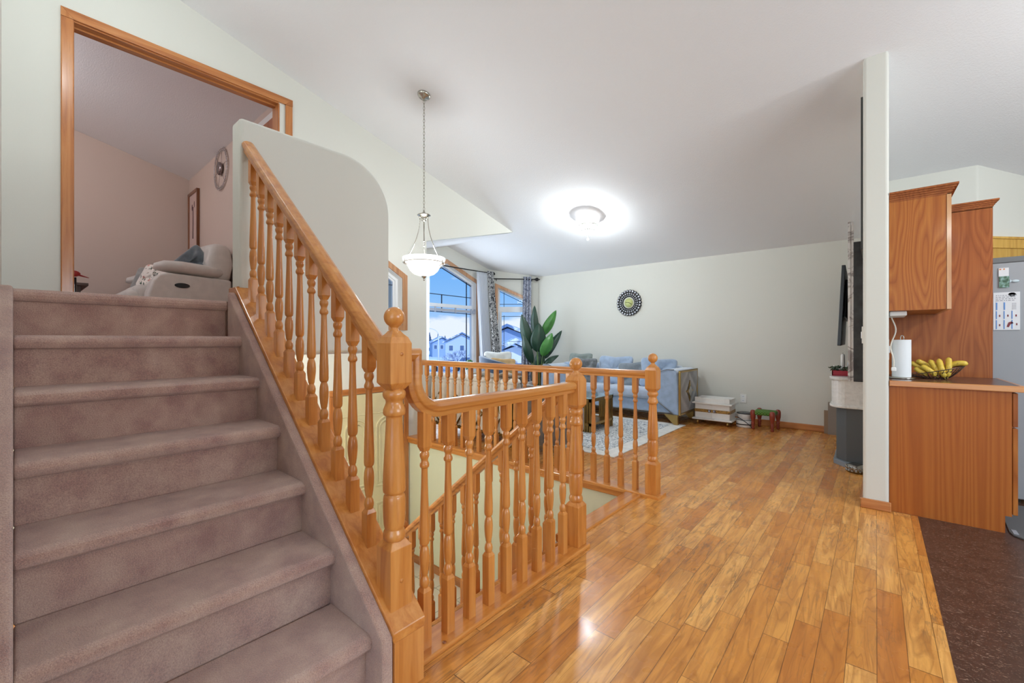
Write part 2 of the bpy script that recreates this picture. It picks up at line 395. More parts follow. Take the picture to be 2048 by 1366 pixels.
# ------------------------------------------------------------------ setting
def rect(a, b, c, d): return [(a, b), (c, b), (c, d), (a, d)]
def inset(poly, d):
    n = len(poly); out = []
    for i in range(n):
        p0, p1, p2 = Vector(poly[i-1]), Vector(poly[i]), Vector(poly[(i+1) % n])
        d0 = (p1-p0).normalized(); d1 = (p2-p1).normalized()
        n0 = Vector((-d0.y, d0.x)); n1 = Vector((-d1.y, d1.x)); m = (n0+n1).normalized()
        out.append(tuple(p1+m*d/max(0.3, m.dot(n0))))
    return out
XW = -4.10
floor = struct(link('floor', poly_mesh([(-2.6,-3.5),(0.203,-3.5),(0.203,3.74),(0.0,3.74),(0.0,6.5),(-5.75,6.5),(-5.75,2.99),(-1.33,2.99),(-1.33,1.96),(-1.20,1.96),(-1.20,0.90),(-2.6,0.90)], [], 0.25, MZ(-0.125)), floor_m))
struct(link('floor_kitchen', poly_mesh(rect(0.203,-3.5,3.6,3.74), [], 0.25, MZ(-0.125)), vinyl_m))
struct(link('floor_kitchen_back', poly_mesh(rect(0.0,3.74,3.6,7.0), [], 0.25, MZ(-0.125)), vinyl_m))
struct(link('floor_entry', poly_mesh(rect(-4.2,-0.2,-1.2,3.05), [], 0.1, MZ(-1.45)), tile_m))
struct(link('floor_upper', poly_mesh(rect(-8.0,-2.3,-4.1,1.84), [], 0.25, MZ(1.205)), carpet))
# entry / landing wall with the wide opening, the front door and the small window
w3o = [(2.05,1.235),(2.934,1.235),(2.934,1.861),(2.05,2.356)]
w3 = inset(w3o, 0.062)
op_o = rect(0.203,1.33,1.672,3.33); op = rect(0.262,1.331,1.556,3.268)
struct(link('wall_front', poly_mesh([(-2.3,-1.4),(3.22,-1.4),(3.22,gz(3.22)),(4.823,2.729),(-0.5,cz(-0.5)+.02),(-2.3,cz(-2.3)+.02)], [op, w3, rect(2.085,-1.395,2.885,0.56)], 0.12, MX(XW-0.06)), wall_m))
struct(link('wall_upper_far', poly_mesh([(-2.3,1.3),(1.84,1.3),(1.84,cz(1.84)),(-0.5,4.1),(-2.3,cz(-2.3))], [], 0.12, MX(-7.92)), pink_m))
m = MB(); m.prism([(-8,1.3),(-4.22,1.3),(-4.22,cz(1.72)+.02),(-8,cz(1.72)+.02)], 1.72, 1.84, plane='XZ'); struct(m.build('wall_upper_right', pink_m))
struct(link('wall_upper_left', poly_mesh(rect(-8,1.3,-4.22,3.75), [rect(-7.0,2.1,-5.2,3.3)], 0.12, MY(-2.24)), pink_m))
struct(link('wall_left', poly_mesh([(-4.1,-1.4),(-1.0,-1.4),(-1.0,4.1),(-4.1,4.1)], [], 0.12, MY(-0.107)), wall_m))
struct(link('wall_dining', poly_mesh([(-3.5,-.02),(-0.165,-.02),(-0.165,4.1),(-0.5,4.1),(-3.5,3.33)], [], 0.12, MX(-1.06)), wall_m))
struct(link('wall_back', poly_mesh([(-1.12,-.02),(3.6,-.02),(3.6,3.33),(-1.12,3.33)], [rect(-0.5,0.05,2.9,2.4)], 0.12, MY(-3.56)), wall_m))
struct(link('wall_right', poly_mesh([(-3.5,-.02),(7,-.02),(7,2.2),(-.5,4.1),(-3.5,3.33)], [rect(0.4,1.0,2.6,2.3)], 0.12, MX(3.66)), wall_m))
struct(link('wall_kitchen_back', poly_mesh([(0.065,-.02),(3.6,-.02),(3.6,2.2),(0.065,2.2)], [], 0.12, MY(7.06)), wall_m))
struct(link('wall_far', poly_mesh([(-4.95,-.02),(0.0,-.02),(0.0,cz(6.42)+.02),(-4.95,cz(6.42)+.02)], [], 0.12, MY(6.48)), wall_m))
# partition between living room and kitchen, its end is the white column
m = MB(); m.box((-0.066,3.713,0),(0.065,6.42,1)); o = m.build('wall_partition', wall_m, mod=bevm(0.018, 4))
for v in o.data.vertices:
    if v.co.z > .5: v.co.z = cz(v.co.y)+0.01
struct(o)
m = MB(); m.prism([(0.065,5.3),(0.655,5.3),(1.7,6.345),(1.7,7),(0.065,7)], 1.99, 3.0); o = m.build('wall_kitchen_soffit', wall_m, mod=bevm(0.012, 3))
for v in o.data.vertices:
    if v.co.z > 2.5: v.co.z = cz(v.co.y)+0.01
struct(o)
# bay
w1o = [(4.02,0.45),(5.571,0.45),(5.571,2.205),(4.80,2.505),(4.02,2.205)]; w1 = inset(w1o, 0.066)
struct(link('wall_bay', poly_mesh([(3.74,-.02),(5.87,-.02),(5.87,cz(5.87)+.03),(4.823,2.76),(3.74,gz(3.74)+.03)], [w1], 0.12, MX(-5.63)), wall_m))
A = Vector((-5.57,5.85)); B = Vector((-4.84,6.42)); Tn = (B-A).normalized()
MA = Matrix(((Tn.x,0,Tn.y,A.x),(Tn.y,0,-Tn.x,A.y),(0,1,0,0),(0,0,0,1)))   # u along wall, v up, w into the room
w2o = [(0.118,0.45),(0.80,0.45),(0.80,1.893),(0.118,2.202)]; w2 = inset(w2o, 0.052)
struct(link('wall_bay_right', poly_mesh([(-.05,-.02),(0.97,-.02),(0.97,2.37),(-.05,2.47)], [w2], 0.12, MA @ Matrix.Translation((0,0,-0.06))), wall_m))
A2 = Vector((-5.57,3.79)); B2 = Vector((-4.84,3.22)); T2 = (B2-A2).normalized()
MA2 = Matrix(((T2.x,0,-T2.y,A2.x),(T2.y,0,T2.x,A2.y),(0,1,0,0),(0,0,0,1)))
struct(link('wall_bay_left', poly_mesh([(-.05,-.02),(0.99,-.02),(0.99,2.42),(-.05,2.56)], [], 0.12, MA2 @ Matrix.Translation((0,0,-0.06))), wall_m))
struct(link('wall_bay_return', poly_mesh([(-5.05,-.02),(-4.222,-.02),(-4.222,gz(3.22)+.1),(-5.05,gz(3.22)+.1)], [], 0.2, MY(3.12)), wall_m))
# ceilings: sloped slabs
def roof(name, pts, zf, m):
    b = MB(); bot = [b.bm.verts.new((x, y, zf(y))) for x, y in pts]; top = [b.bm.verts.new((x, y, zf(y)+.12)) for x, y in pts]; n = len(pts)
    b.bm.faces.new(bot); b.bm.faces.new(top[::-1])
    for i in range(n): b.bm.faces.new([bot[i], top[i], top[(i+1) % n], bot[(i+1) % n]])
    return struct(b.build(name, m))
roof('ceiling', [(XW-.01,-0.5),(3.72,-0.5),(3.72,7.1),(0.0,7.1),(0.0,6.55),(XW-.01,6.55)], lambda y: 3.973-SL*y, ceil_m)
roof('ceiling_dining', [(XW-.01,-3.6),(3.72,-3.6),(3.72,-0.5),(XW-.01,-0.5)], lambda y: 4.102+SL*(y+.5), ceil_m)
roof('ceiling_bay_right', [(-5.75,4.823),(XW-.01,4.823),(XW-.01,6.6),(-5.75,6.6)], lambda y: 3.973-SL*y, ceil_m)
roof('ceiling_bay_left', [(-5.75,3.0),(XW-.121,3.0),(XW-.121,4.823),(-5.75,4.823)], lambda y: 2.729-SL*(4.823-y), ceil_m)
roof('ceiling_upper', [(-8,-0.5),(XW-.12,-0.5),(XW-.12,1.86),(-8,1.86)], lambda y: 3.973-SL*y, ceil_m)
roof('ceiling_upper_left', [(-8,-2.4),(XW-.12,-2.4),(XW-.12,-0.5),(-8,-0.5)], lambda y: 4.102+SL*(y+.5), ceil_m)
# entry well walls
m = MB(); m.box((-4.1,2.97,-1.4),(-1.30,2.988,-0.012)); m.box((-4.1,2.988,-1.4),(-1.30,3.09,-0.26)); struct(m.build('wall_entry_far', cream_m))
m = MB(); m.box((-1.32,0.9,-1.4),(-1.20,1.96,-0.26)); struct(m.build('wall_entry_near', cream_m))
m = MB(); m.prism([(-2.6,-1.4),(-1.21,-1.4),(-1.21,-.26),(-2.6,-.26)], 0.79, 0.87, plane='XZ'); m.prism([(-2.6,.005),(-1.46,.005),(-2.6,.97)], 0.79, 0.87, plane='XZ'); struct(m.build('wall_stair_side', cream_m))
m = MB(); m.box((-2.6,-0.04,-1.4),(-2.48,0.785,-.26)); struct(m.build('wall_stair_back', cream_m))
# landing slab, its half wall with the rounded top corner
m = MB(); m.box((-4.1,-0.045,1.047),(-2.65,1.60,1.328)); struct(m.build('floor_landing', carpet))
r = 0.34
hw = [(0.79,1.045),(1.72,1.045)] + [(1.72-r+r*math.cos(a), 2.325-r+r*math.sin(a)) for a in [i*PI/2/14 for i in range(15)]] + [(0.79,2.325)]
m = MB(); m.prism(hw, -2.73, -2.60, plane='YZ'); m.box((-4.1,1.60,1.045),(-2.73,1.72,1.99))
o = m.build('wall_landing', wall_m, mod=bevm(0.022, 4)); struct(o)
for p in o.data.polygons: p.use_smooth = abs(p.normal.x) < .5 and abs(p.normal.z) > .02 and abs(p.normal.z) < .99
m = MB(); m.box((-4.098,-0.04,1.03),(-2.735,1.598,1.0462)); struct(m.build('ceiling_entry', ceil_m))

# ---- trims
def ring(name, o, i, t, M, mm, parent=None): return link(name, poly_mesh(o, [i], t, M), mm, parent, mod=bevm(0.006, 2))
def casing(y0, y1, z0, z1, w, x, name, parent=None):
    m = MB(); m.box((x,y0,z0),(x+.018,y0+w,z1-w)); m.box((x,y1-w,z0),(x+.018,y1,z1-w)); a = m.build(name, trim_z, parent, mod=bevm(0.006, 2))
    m = MB(); m.prism([(y0,z1),(y0+w,z1-w),(y1-w,z1-w),(y1,z1)], x, x+.018, plane='YZ'); b = m.build('header_casing', trim_y, a, mod=bevm(0.004, 2)); return a
def mitred_side(y0, y1, z0, z1, w, x):
    pass
t1 = casing(0.203, 1.672, 1.33, 3.33, 0.062, XW, 'trim_1'); struct(t1)
# mitre pieces finish the corners of the casing
m = MB(); m.prism([(0.203,3.268),(0.265,3.268),(0.203,3.33)], XW, XW+.018, plane='YZ'); m.prism([(1.672,3.268),(1.610,3.268),(1.672,3.33)], XW, XW+.018, plane='YZ'); m.build('corner', trim_z, t1)
m = MB(); m.box((XW-.13,0.255,1.33),(XW+.004,0.266,3.26)); m.box((XW-.13,1.552,1.33),(XW+.004,1.563,3.26)); m.build('side_jamb', trim_z, t1)
m = MB(); m.box((XW-.13,0.262,3.258),(XW+.004,1.556,3.27)); m.box((XW-.09,0.266,3.245),(XW-.05,1.552,3.259)); m.build('head_jamb', trim_y, t1)
# small window above the front door
woak = oak('window_oak', rgb(206,160,122), rgb(192,142,102), rgb(164,112,76)); o = struct(ring('window_3', w3o, w3, 0.02, MX(XW+.01), woak))
i3 = inset(w3, 0.035); link('reveal', poly_mesh(w3, [inset(w3, 0.004)], 0.13, MX(XW-.06)), white_p, o)
link('frame', poly_mesh(w3, [i3], 0.05, MX(XW-.10)), white_trim, o); link('sash', poly_mesh(i3, [inset(i3, 0.02)], 0.03, MX(XW-.11)), white_trim, o)
link('glass', poly_mesh(i3, [], 0.006, MX(XW-.11)), pane_m, o)
lead = mat('lead_came', rgb(40, 46, 60), 0.5, 0.3)
m = MB(); m.box((XW-.112,2.2,1.40),(XW-.106,2.82,1.407)); m.box((XW-.112,2.74,1.32),(XW-.106,2.747,1.9)); m.box((XW-.112,2.2,1.75),(XW-.106,2.82,1.757)); m.build('lead_came', lead, o)
# bay window
o = struct(ring('window_1', w1o, w1, 0.02, MX(-5.56), woak))
link('reveal', poly_mesh(w1, [inset(w1, 0.005)], 0.13, MX(-5.63)), white_p, o)
i1 = inset(w1, 0.045); link('frame', poly_mesh(inset(w1, .004), [i1], 0.06, MX(-5.66)), white_trim, o); link('glass', poly_mesh(i1, [], 0.006, MX(-5.66)), pane_m, o)
m = MB(); m.box((-5.69,4.09,1.69),(-5.63,5.51,1.75)); m.build('mullion', white_trim, o)
m = MB(); X0, X1 = -5.668, -5.652
def cm(y0, z0, y1, z1, w=.0055):
    d = Vector((y1-y0, z1-z0)).normalized(); n_ = Vector((-d.y, d.x))*w
    m.prism([(y0+n_.x,z0+n_.y),(y0-n_.x,z0-n_.y),(y1-n_.x,z1-n_.y),(y1+n_.x,z1+n_.y)], X0, X1, plane='YZ')
cm(4.77,2.365,5.47,2.11); cm(4.77,2.365,4.12,2.13); cm(4.77,2.365,4.77,2.46); cm(5.35,.52,5.35,2.28); cm(4.24,.52,4.24,2.28)
cm(4.12,1.91,5.47,1.90); cm(4.12,1.615,5.47,1.60); cm(4.77,1.91,4.77,1.61); m.build('lead_came', lead, o)
m = MB(); m.box((-5.62,4.10,1.615),(-5.585,5.50,1.665), bev=.006)
for y in (4.55, 5.0, 5.38, 5.46): m.box((-5.585,y,1.60),(-5.575,y+.03,1.69))
m.build('rolled_blind', mat('blind_grey', rgb(176,182,196), 0.6), o)
# angled bay window
o = struct(link('window_2', poly_mesh(w2o, [w2], 0.02, MA @ Matrix.Translation((0,0,.01))), woak, mod=bevm(0.006, 2)))
TA = lambda w: MA @ Matrix.Translation((0,0,w))
link('reveal', poly_mesh(w2, [inset(w2, 0.005)], 0.13, TA(-.06)), white_p, o); i2 = inset(w2, 0.03)
link('frame', poly_mesh(inset(w2, .004), [i2], 0.06, TA(-.09)), white_trim, o); link('glass', poly_mesh(i2, [], 0.006, TA(-.09)), pane_m, o)
m = MB(); m.box((.15,1.66,-.12),(.77,1.76,-.06), MA); m.box((.19,.52,-.12),(.235,1.66,-.06), MA); m.box((.69,.52,-.12),(.735,1.66,-.06), MA); m.build('mullion', white_trim, o)
m = MB()
def cm2(u0, v0, u1, v1, w=.0045):
    d = Vector((u1-u0, v1-v0)).normalized(); n_ = Vector((-d.y, d.x))*w
    m.prism([(u0+n_.x,v0+n_.y),(u0-n_.x,v0-n_.y),(u1-n_.x,v1-n_.y),(u1+n_.x,v1+n_.y)], -.098, -.082, MA)
cm2(.19,2.06,.66,1.83); cm2(.28,1.76,.28,2.1); cm2(.64,1.76,.64,1.93); cm2(.19,1.81,.72,1.81); cm2(.28,.5,.28,1.6); cm2(.65,.5,.65,1.6); cm2(.19,1.58,.72,1.58); cm2(.19,1.02,.28,1.02); cm2(.65,1.02,.72,1.02); cm2(.37,1.10,.72,1.10)
m.build('lead_came', lead, o)
# front door
dm = mat('cream_door_paint', rgb(214, 204, 164), 0.4)
o = MB(); o.box((XW-.03,2.09,-1.395),(XW+.012,2.88,0.555)); door = struct(o.build('door_1', dm, mod=BEV))
m = MB()
for y0, y1 in ((2.17,2.44),(2.53,2.80)):
    for z0, z1, arch in ((-1.25,-0.62,0),(-0.45,0.30,1)):
        pts = rect(y0, z0, y1, z1) if not arch else [(y0,z0),(y1,z0),(y1,z1-.12)]+[((y0+y1)/2+(y1-y0)/2*math.cos(a), z1-.12+.12*math.sin(a)) for a in [PI*i/10 for i in range(1, 10)]]+[(y0,z1-.12)]
        for d, h in ((0, .024), (.04, .020)):
            q = inset(pts, d); q2 = inset(pts, d+.018)
            me = poly_mesh(q, [q2], h, MX(XW+.012)); b = bmesh.new(); b.from_mesh(me); m._merge(b)
m.box((XW+.01,2.10,0.335),(XW+.018,2.87,0.345)); m.build('door_panel_moulding', dm, door, mod=bevm(.004, 2))
for z in (0.36, -0.42, -1.2):
    m = MB(); m.lathe([(.008,-.05),(.008,.05)], (XW+.02,2.885,z), 10); m.box((XW+.012,2.86,z-.045),(XW+.016,2.90,z+.045)); m.build('hinge', brass, door)
m = MB(); m.box((XW,2.89,-1.395),(XW+.02,2.952,0.56)); m.box((XW,2.02,-1.395),(XW+.02,2.082,0.56)); a = m.build('door_casing', trim_z, door, mod=bevm(.005))
m = MB(); m.box((XW,2.02,0.56),(XW+.02,2.952,0.622)); m.build('header_casing', trim_y, a, mod=bevm(.005))
# closet door in the upper room
m = MB(); m.box((-5.25,1.69,1.33),(-4.45,1.72,3.36)); d2 = struct(m.build('door_2', oak('closet_door_oak', rgb(186,112,66), rgb(170,98,54), rgb(140,76,40)), mod=BEV))
m = MB(); m.box((-5.32,1.695,1.33),(-5.25,1.715,3.43)); m.box((-4.45,1.695,1.33),(-4.38,1.715,3.43)); m.box((-5.32,1.695,3.36),(-4.38,1.715,3.43)); m.build('door_casing', white_p, d2)
# baseboards
def bb(name, a, b, mm, h=.08, t=.014):
    m = MB(); m.box((*a, 0), (*b, h)); return struct(m.build(name, mm, mod=bevm(.006, 2)))
bb('baseboard_far', (-1.9,6.405), (-0.07,6.42), trim_x)
m = MB(); m.box((-0.078,3.70,0),(0.077,3.714,.065)); m.box((-0.078,3.70,0),(-0.066,4.2,.065)); struct(m.build('baseboard_column', trim_x, mod=bevm(.006, 2)))
m = MB(); m.box((-4.1,2.955,-1.4),(-2.7,2.97,-1.31)); struct(m.build('baseboard_entry', trim_x, mod=bevm(.006, 2)))
m = MB(); m.prism([(-2.75,-1.31),(-2.75,-1.39),(-1.34,-.21),(-1.34,-.02)], 2.955, 2.97, plane='XZ'); struct(m.build('trim_lower_stair', trim_x))
m = MB(); m.box((-2.735,.777,1.33),(-2.595,.79,1.41)); struct(m.build('baseboard_landing', trim_x, mod=bevm(.004)))
# nosing at the head of the lower stairs
m = MB(); m.box((-1.40,2.02,-.035),(-1.285,2.935,.012), bev=.008); m.box((-1.375,2.02,-.07),(-1.35,2.935,-.03)); struct(m.build('trim_stair_nosing', oak_y))

# ------------------------------------------------------------------ staircases and railings
RI, GO, X0S = 0.19, 0.235, -1.205     # riser, going, first nosing
st = thing('staircase', 'mauve carpeted staircase climbing left to the upper landing', 'staircase', (-1.3, 0.38, 0))
for n in range(1, 8):
    xn = X0S-GO*(n-1); z = RI*n
    xb = xn-GO-.03 if n < 7 else -2.64
    prof = [(xb, z-RI-.01 if n > 1 else 0), (xn-.035, z-RI-.01 if n > 1 else 0), (xn-.035, z-.052)]
    for k in range(7):
        a = -PI/2+PI*k/6; prof.append((xn-.024+.026*math.cos(a), z-.026+.026*math.sin(a)))
    prof.append((xb, z))
    m = MB(); m.prism(prof, 0.0, 0.737, plane='XZ'); m.build('step', carpet, st, mod=bevm(.008, 3))
def zl(x): return 0.203+0.825*(-1.14-x)      # top of the oak cap on the open stringer
m = MB(); m.prism([(-1.145,0),(-1.145,zl(-1.145)-.012),(-1.20,zl(-1.20)-.012),(-2.60,zl(-2.60)-.03),(-2.60,1.0),(-1.4,0)], 0.733, 0.772, plane='XZ'); m.build('side_skirt', carpet, st, mod=bevm(.010, 3))
m = MB(); m.prism([(-1.15,0),(-1.15,.22),(-1.25,.29),(-2.55,1.315),(-2.68,1.345),(-4.09,1.345),(-4.09,1.25),(-2.7,1.25),(-1.4,0)], -0.045, 0.0, plane='XZ'); m.build('wall_skirt', carpet, st, mod=bevm(.012, 3))
m = MB(); m.prism([(-1.14,zl(-1.14)),(-2.599,zl(-2.599)),(-2.599,zl(-2.599)-.03),(-1.14,zl(-1.14)-.03)], 0.768, 0.892, plane='XZ'); m.build('stringer_cap', oak_x, st, mod=bevm(.004, 2))
m = MB(); m.prism([(-1.141,0),(-1.141,zl(-1.14)-.03),(-2.60,zl(-2.60)-.03),(-2.60,1.0),(-1.42,0)], 0.773, 0.885, plane='XZ'); m.build('stringer', oak_z, st)

HR = [(-.018,-.03),(.018,-.03),(.020,-.012),(.028,-.006),(.031,.010),(.024,.024),(.010,.030),(-.010,.030),(-.024,.024),(-.031,.010),(-.028,-.006),(-.020,-.012)]
def sq_to_round(m, w, z0, z1, sh=0.0):
    pass
def baluster_mesh(zb, zt, slope=0.0, w=.0185):
    """Turned baluster: square blocks at both ends, cut to the slope of the stair."""
    m = MB(); t = bmesh.new()
    def sqr(z, r, s=0.0): return [t.verts.new((sx*r, sy*r, z-s*sx*r)) for sx, sy in ((1,1),(-1,1),(-1,-1),(1,-1))]
    rings = [sqr(zb, w, slope), sqr(.222, w), sqr(.236, w*.62)]
    for a, b in zip(rings, rings[1:]):
        for i in range(4): t.faces.new([a[i], a[(i+1) % 4], b[(i+1) % 4], b[i]])
    t.faces.new(rings[0][::-1]); t.faces.new(rings[-1]); 
    rings = [sqr(.722, w*.62), sqr(.740, w), sqr(zt, w, slope)]
    for a, b in zip(rings, rings[1:]):
        for i in range(4): t.faces.new([a[i], a[(i+1) % 4], b[(i+1) % 4], b[i]])
    t.faces.new(rings[0][::-1]); t.faces.new(rings[-1])
    m._merge(t)
    P = [(.010,.230),(.0145,.236),(.0168,.246),(.0172,.254),(.0150,.266),(.0112,.272),(.0104,.278),(.0128,.282),(.0132,.288),(.0152,.300),(.0176,.325),(.0182,.345),(.0168,.365),(.0138,.378),(.0118,.381),(.0118,.385),(.0165,.390),(.0182,.400),(.0178,.44),(.0150,.52),(.0124,.60),(.0112,.655),(.0118,.662),(.0165,.666),(.0176,.673),(.0160,.680),(.0128,.686),(.0122,.692),(.0136,.696),(.0168,.703),(.0174,.710),(.0162,.717),(.0120,.723),(.011,.728)]
    m.lathe(P, seg=14); return m
def newel_mesh(zb):
    m = MB(); t = bmesh.new(); w = .0415
    def sqr(z, r): return [t.verts.new((sx*r, sy*r, z)) for sx, sy in ((1,1),(-1,1),(-1,-1),(1,-1))]
    for seq in ([(zb, w), (.232, w), (.252, w*.66)], [(.752, w*.6), (.774, w), (.906, w), (.926, w*.80), (.938, w*.52), (.948, w*.36)]):
        rings = [sqr(z, r) for z, r in seq]
        for a, b in zip(rings, rings[1:]):
            for i in range(4): t.faces.new([a[i], a[(i+1) % 4], b[(i+1) % 4], b[i]])
        t.faces.new(rings[0][::-1]); t.faces.new(rings[-1])
    m._merge(t)
    P = [(.024,.244),(.031,.250),(.0365,.258),(.0375,.268),(.034,.280),(.030,.288),(.032,.292),(.033,.297),(.0345,.305),(.0365,.33),(.037,.36),(.0365,.385),(.0345,.398),(.0315,.401),(.0315,.406),(.0360,.410),(.0375,.42),(.0370,.46),(.0335,.53),(.0295,.60),(.0270,.655),(.0275,.662),(.035,.667),(.0370,.674),(.0365,.684),(.0325,.695),(.0285,.705),(.028,.712),(.030,.718),(.0355,.724),(.0380,.733),(.0375,.742),(.033,.750),(.026,.754),(.024,.757)]
    m.lathe(P, seg=22)
    m.lathe([(.020,.940),(.0175,.947),(.013,.954),(.0125,.958),(.016,.962)]+[(.0345*math.sin(a), .993-.0345*math.cos(a)) for a in [PI*(.16+.84*k/12) for k in range(13)]], seg=22)
    return m
stair_b = baluster_mesh(.085, .845, .83)
b_stair = None
def put(parent, name, mesh_ob, x, y, z, first, rot=0.0):
    o = mesh_ob if first else mesh_ob.copy()
    if not first: COL.objects.link(o)
    o.parent = parent; off = OFF.get(parent.name, Vector()); o.location = Vector((x, y, z))-off; o.rotation_euler = (0, 0, rot); OFF[o.name] = Vector(); return o
# upper flight
r1 = thing('stair_railing', 'oak railing with turned balusters climbing beside the carpeted stairs', 'railing', (-1.228, 0.83, 0.25))
m = MB(); m.sweep([(-1.262,1.05),(-2.604,2.177)], [(a, -b) for a, b in HR], lambda s, z, l: (s, 0.83+l, z)); m.build('handrail', oak_x, r1, mod=BEV)
nw = newel_mesh(.02).build('newel_post', oak_z, None, mod=bevm(.002)); nwm = nw
put(r1, 'newel_post', nw, -1.228, .83, .205, True)
for z in (1.075, .33): m = MB(); m.sphere((-1.187,.83,z), .007, 10, (.6,1,1)); m.build('screw_plug', oak_x, r1)
bo = stair_b.build('baluster', oak_z, None, mod=bevm(.0015))
for i in range(11):
    x = -1.381-.1134*i; put(r1, 'baluster', bo, x, .828, zl(x)-.118, i == 0)
# guard along the well, nearest the camera
gb = baluster_mesh(.012, .872).build('baluster', oak_z, None, mod=bevm(.0015))
r2 = thing('guard_railing', 'nearest oak guard railing with curved gooseneck over the entry well', 'railing', (-1.235, 1.95, 0))
path = [(.868,1.062),(.908,1.062),(.908,.985)]+[(1.018-.11*math.cos(a), .985-.115*math.sin(a)) for a in [PI/2*k/10 for k in range(1, 11)]]+[(1.95,.870)]
m = MB(); m.sweep(path, [(a, b) for a, b in HR], lambda s, z, l: (-1.235+l, s, z)); m.build('handrail', oak_y, r2, mod=BEV)
m = MB(); m.box((-1.300,.893,0),(-1.178,2.035,.02)); m.build('base_plate', oak_y, r2, mod=bevm(.005, 2))
m = MB(); m.sphere((-1.195,1.02,.021), .008, 10, (1,1,.4)); m.build('screw_plug', oak('plug', rgb(150,86,50), rgb(140,78,44), rgb(120,64,36)), r2)
put(r2, 'newel_post', nwm, -1.236, 1.98, 0, False)
for i in range(9): put(r2, 'baluster', gb, -1.235, .961+.1112*i, 0, i == 0)
# guard along the living room side
r3 = thing('guard_railing', 'long oak guard railing between entry well and living room rug', 'railing', (-1.23, 3.0, 0))
m = MB(); m.sweep([(-4.09,.872),(-1.24,.872)], HR, lambda s, z, l: (s, 3.0-l, z)); m.build('handrail', oak_x, r3, mod=BEV)
m = MB(); m.box((-4.1,2.93,-.01),(-1.155,3.075,.02)); m.box((-4.1,2.94,-.05),(-1.33,2.962,-.005)); m.build('base_plate', oak_x, r3, mod=bevm(.005, 2))
put(r3, 'newel_post', nwm, -1.225, 3.0, 0, False)
for i in range(23): put(r3, 'baluster', gb, -1.358-.1168*i, 3.0, 0, False)
# lower flight
r4 = thing('stair_railing', 'oak railing descending from the middle newel towards the front door', 'railing', (-1.3, 1.95, -0.2))
def zr(x): return .870+.838*(x+1.27)
m = MB(); m.sweep([(-1.272,zr(-1.272)),(-2.76,zr(-2.76))], [(-a, -b) for a, b in HR], lambda s, z, l: (s, 1.955+l, z)); m.build('handrail', oak_x, r4, mod=BEV)
def zs(x): return -.155+.835*(x+1.528)
m = MB(); m.prism([(-1.31,zs(-1.31)),(-2.84,zs(-2.84)),(-2.84,zs(-2.84)-.03),(-1.31,zs(-1.31)-.03)], 1.895, 2.015, plane='XZ'); m.build('stringer_cap', oak_x, r4, mod=bevm(.004))
m = MB(); m.prism([(-1.33,zs(-1.33)-.03),(-2.84,zs(-2.84)-.03),(-2.84,-1.4),(-2.5,-1.4),(-1.33,zs(-1.33)-.45)], 1.905, 2.005, plane='XZ'); m.build('stringer', oak_x, r4)
n4 = newel_mesh(-.185).build('newel_post', oak_z, None, mod=bevm(.002)); put(r4, 'newel_post', n4, -2.80, 1.955, -1.214, True)
b4 = baluster_mesh(.055, .88, -.0).build('baluster', oak_z, None, mod=bevm(.0015))
for i in range(12):
    x = -1.41-.1134*i; put(r4, 'baluster', b4, x, 1.955, zs(x)-.075, i == 0)
ls = thing('staircase', 'lower carpeted stairs going down to the tiled entry', 'staircase', (-1.4, 2.45, -1.4))
for n in range(1, 7):
    xa = -1.34-.24*(n-1); z = -.2*n
    m = MB(); m.box((xa-.265,2.016,z-.2 if n < 6 else -1.4),(xa,2.954,z)); m.build('step', carpet, ls, mod=bevm(.015, 3))
# ------------------------------------------------------------------ lamps
PX, PY = -3.118, 2.421
p = thing('pendant_lamp', 'brushed nickel pendant with a frosted bowl hanging on a long chain over the entry', 'lamp', (PX, PY, 3.35))
tilt = Matrix.Translation((PX, PY, 3.347)) @ Matrix.Rotation(-math.atan(SL), 4, 'X')
m = MB(); m.lathe([(0,-.045),(.012,-.044),(.018,-.03),(.045,-.024),(.058,-.010),(.060,0),(0,0)], seg=24, M=tilt); m.build('canopy', chrome, p)
m = MB(); z = 3.30; i = 0
while z > 2.30:
    L2 = .017; pts = [(.0075*math.cos(a), 0, L2*math.sin(a)) for a in [2*PI*k/14 for k in range(14)]]
    m.tube(pts, .0016, 6, True, Matrix.Translation((PX, PY, z-.017)) @ Matrix.Rotation(PI/2*(i % 2)+.4, 4, 'Z')); z -= .0285; i += 1
m.build('chain', mat('aged_nickel', rgb(132,124,106), .35, 1.0), p)
m = MB(); m.lathe([(0,2.300),(.008,2.298),(.010,2.285),(.022,2.275),(.055,2.262),(.062,2.256),(.055,2.250),(.030,2.240),(.020,2.215),(.024,2.208),(.016,2.200),(.0,2.195)], (PX,PY,0), 24); m.build('hub', chrome, p)
for k in range(3):
    a = 2*PI*k/3+.35; pts = []
    for q in range(12):
        t = q/11; rr = .040+.125*t**1.9; pts.append((PX+rr*math.cos(a), PY+rr*math.sin(a), 2.235-.385*t))
    m = MB(); m.tube(pts, .0042, 8); m.sphere((PX+.040*math.cos(a), PY+.040*math.sin(a), 2.235), .010, 10)
    b = .188; m.tube([pts[-1], (PX+b*math.cos(a), PY+b*math.sin(a), 1.838), (PX+b*math.cos(a), PY+b*math.sin(a), 1.805), (PX+(b-.03)*math.cos(a), PY+(b-.03)*math.sin(a), 1.790)], .0042, 8); m.sphere((PX+(b+.004)*math.cos(a), PY+(b+.004)*math.sin(a), 1.81), .011, 10, (1,1,1.3)); m.build('arm', chrome, p)
m = MB(); m.tube([(PX,PY,2.20),(PX,PY,1.72)], .005, 8)
for z in (2.02, 2.00, 1.98): m.sphere((PX,PY,z), .009, 10)
m.build('stem', chrome, p)
m = MB(); m.lathe([(.150,1.800),(.184,1.835),(.192,1.856),(.190,1.868),(.178,1.866),(.172,1.850),(.146,1.806)], (PX,PY,0), 40)
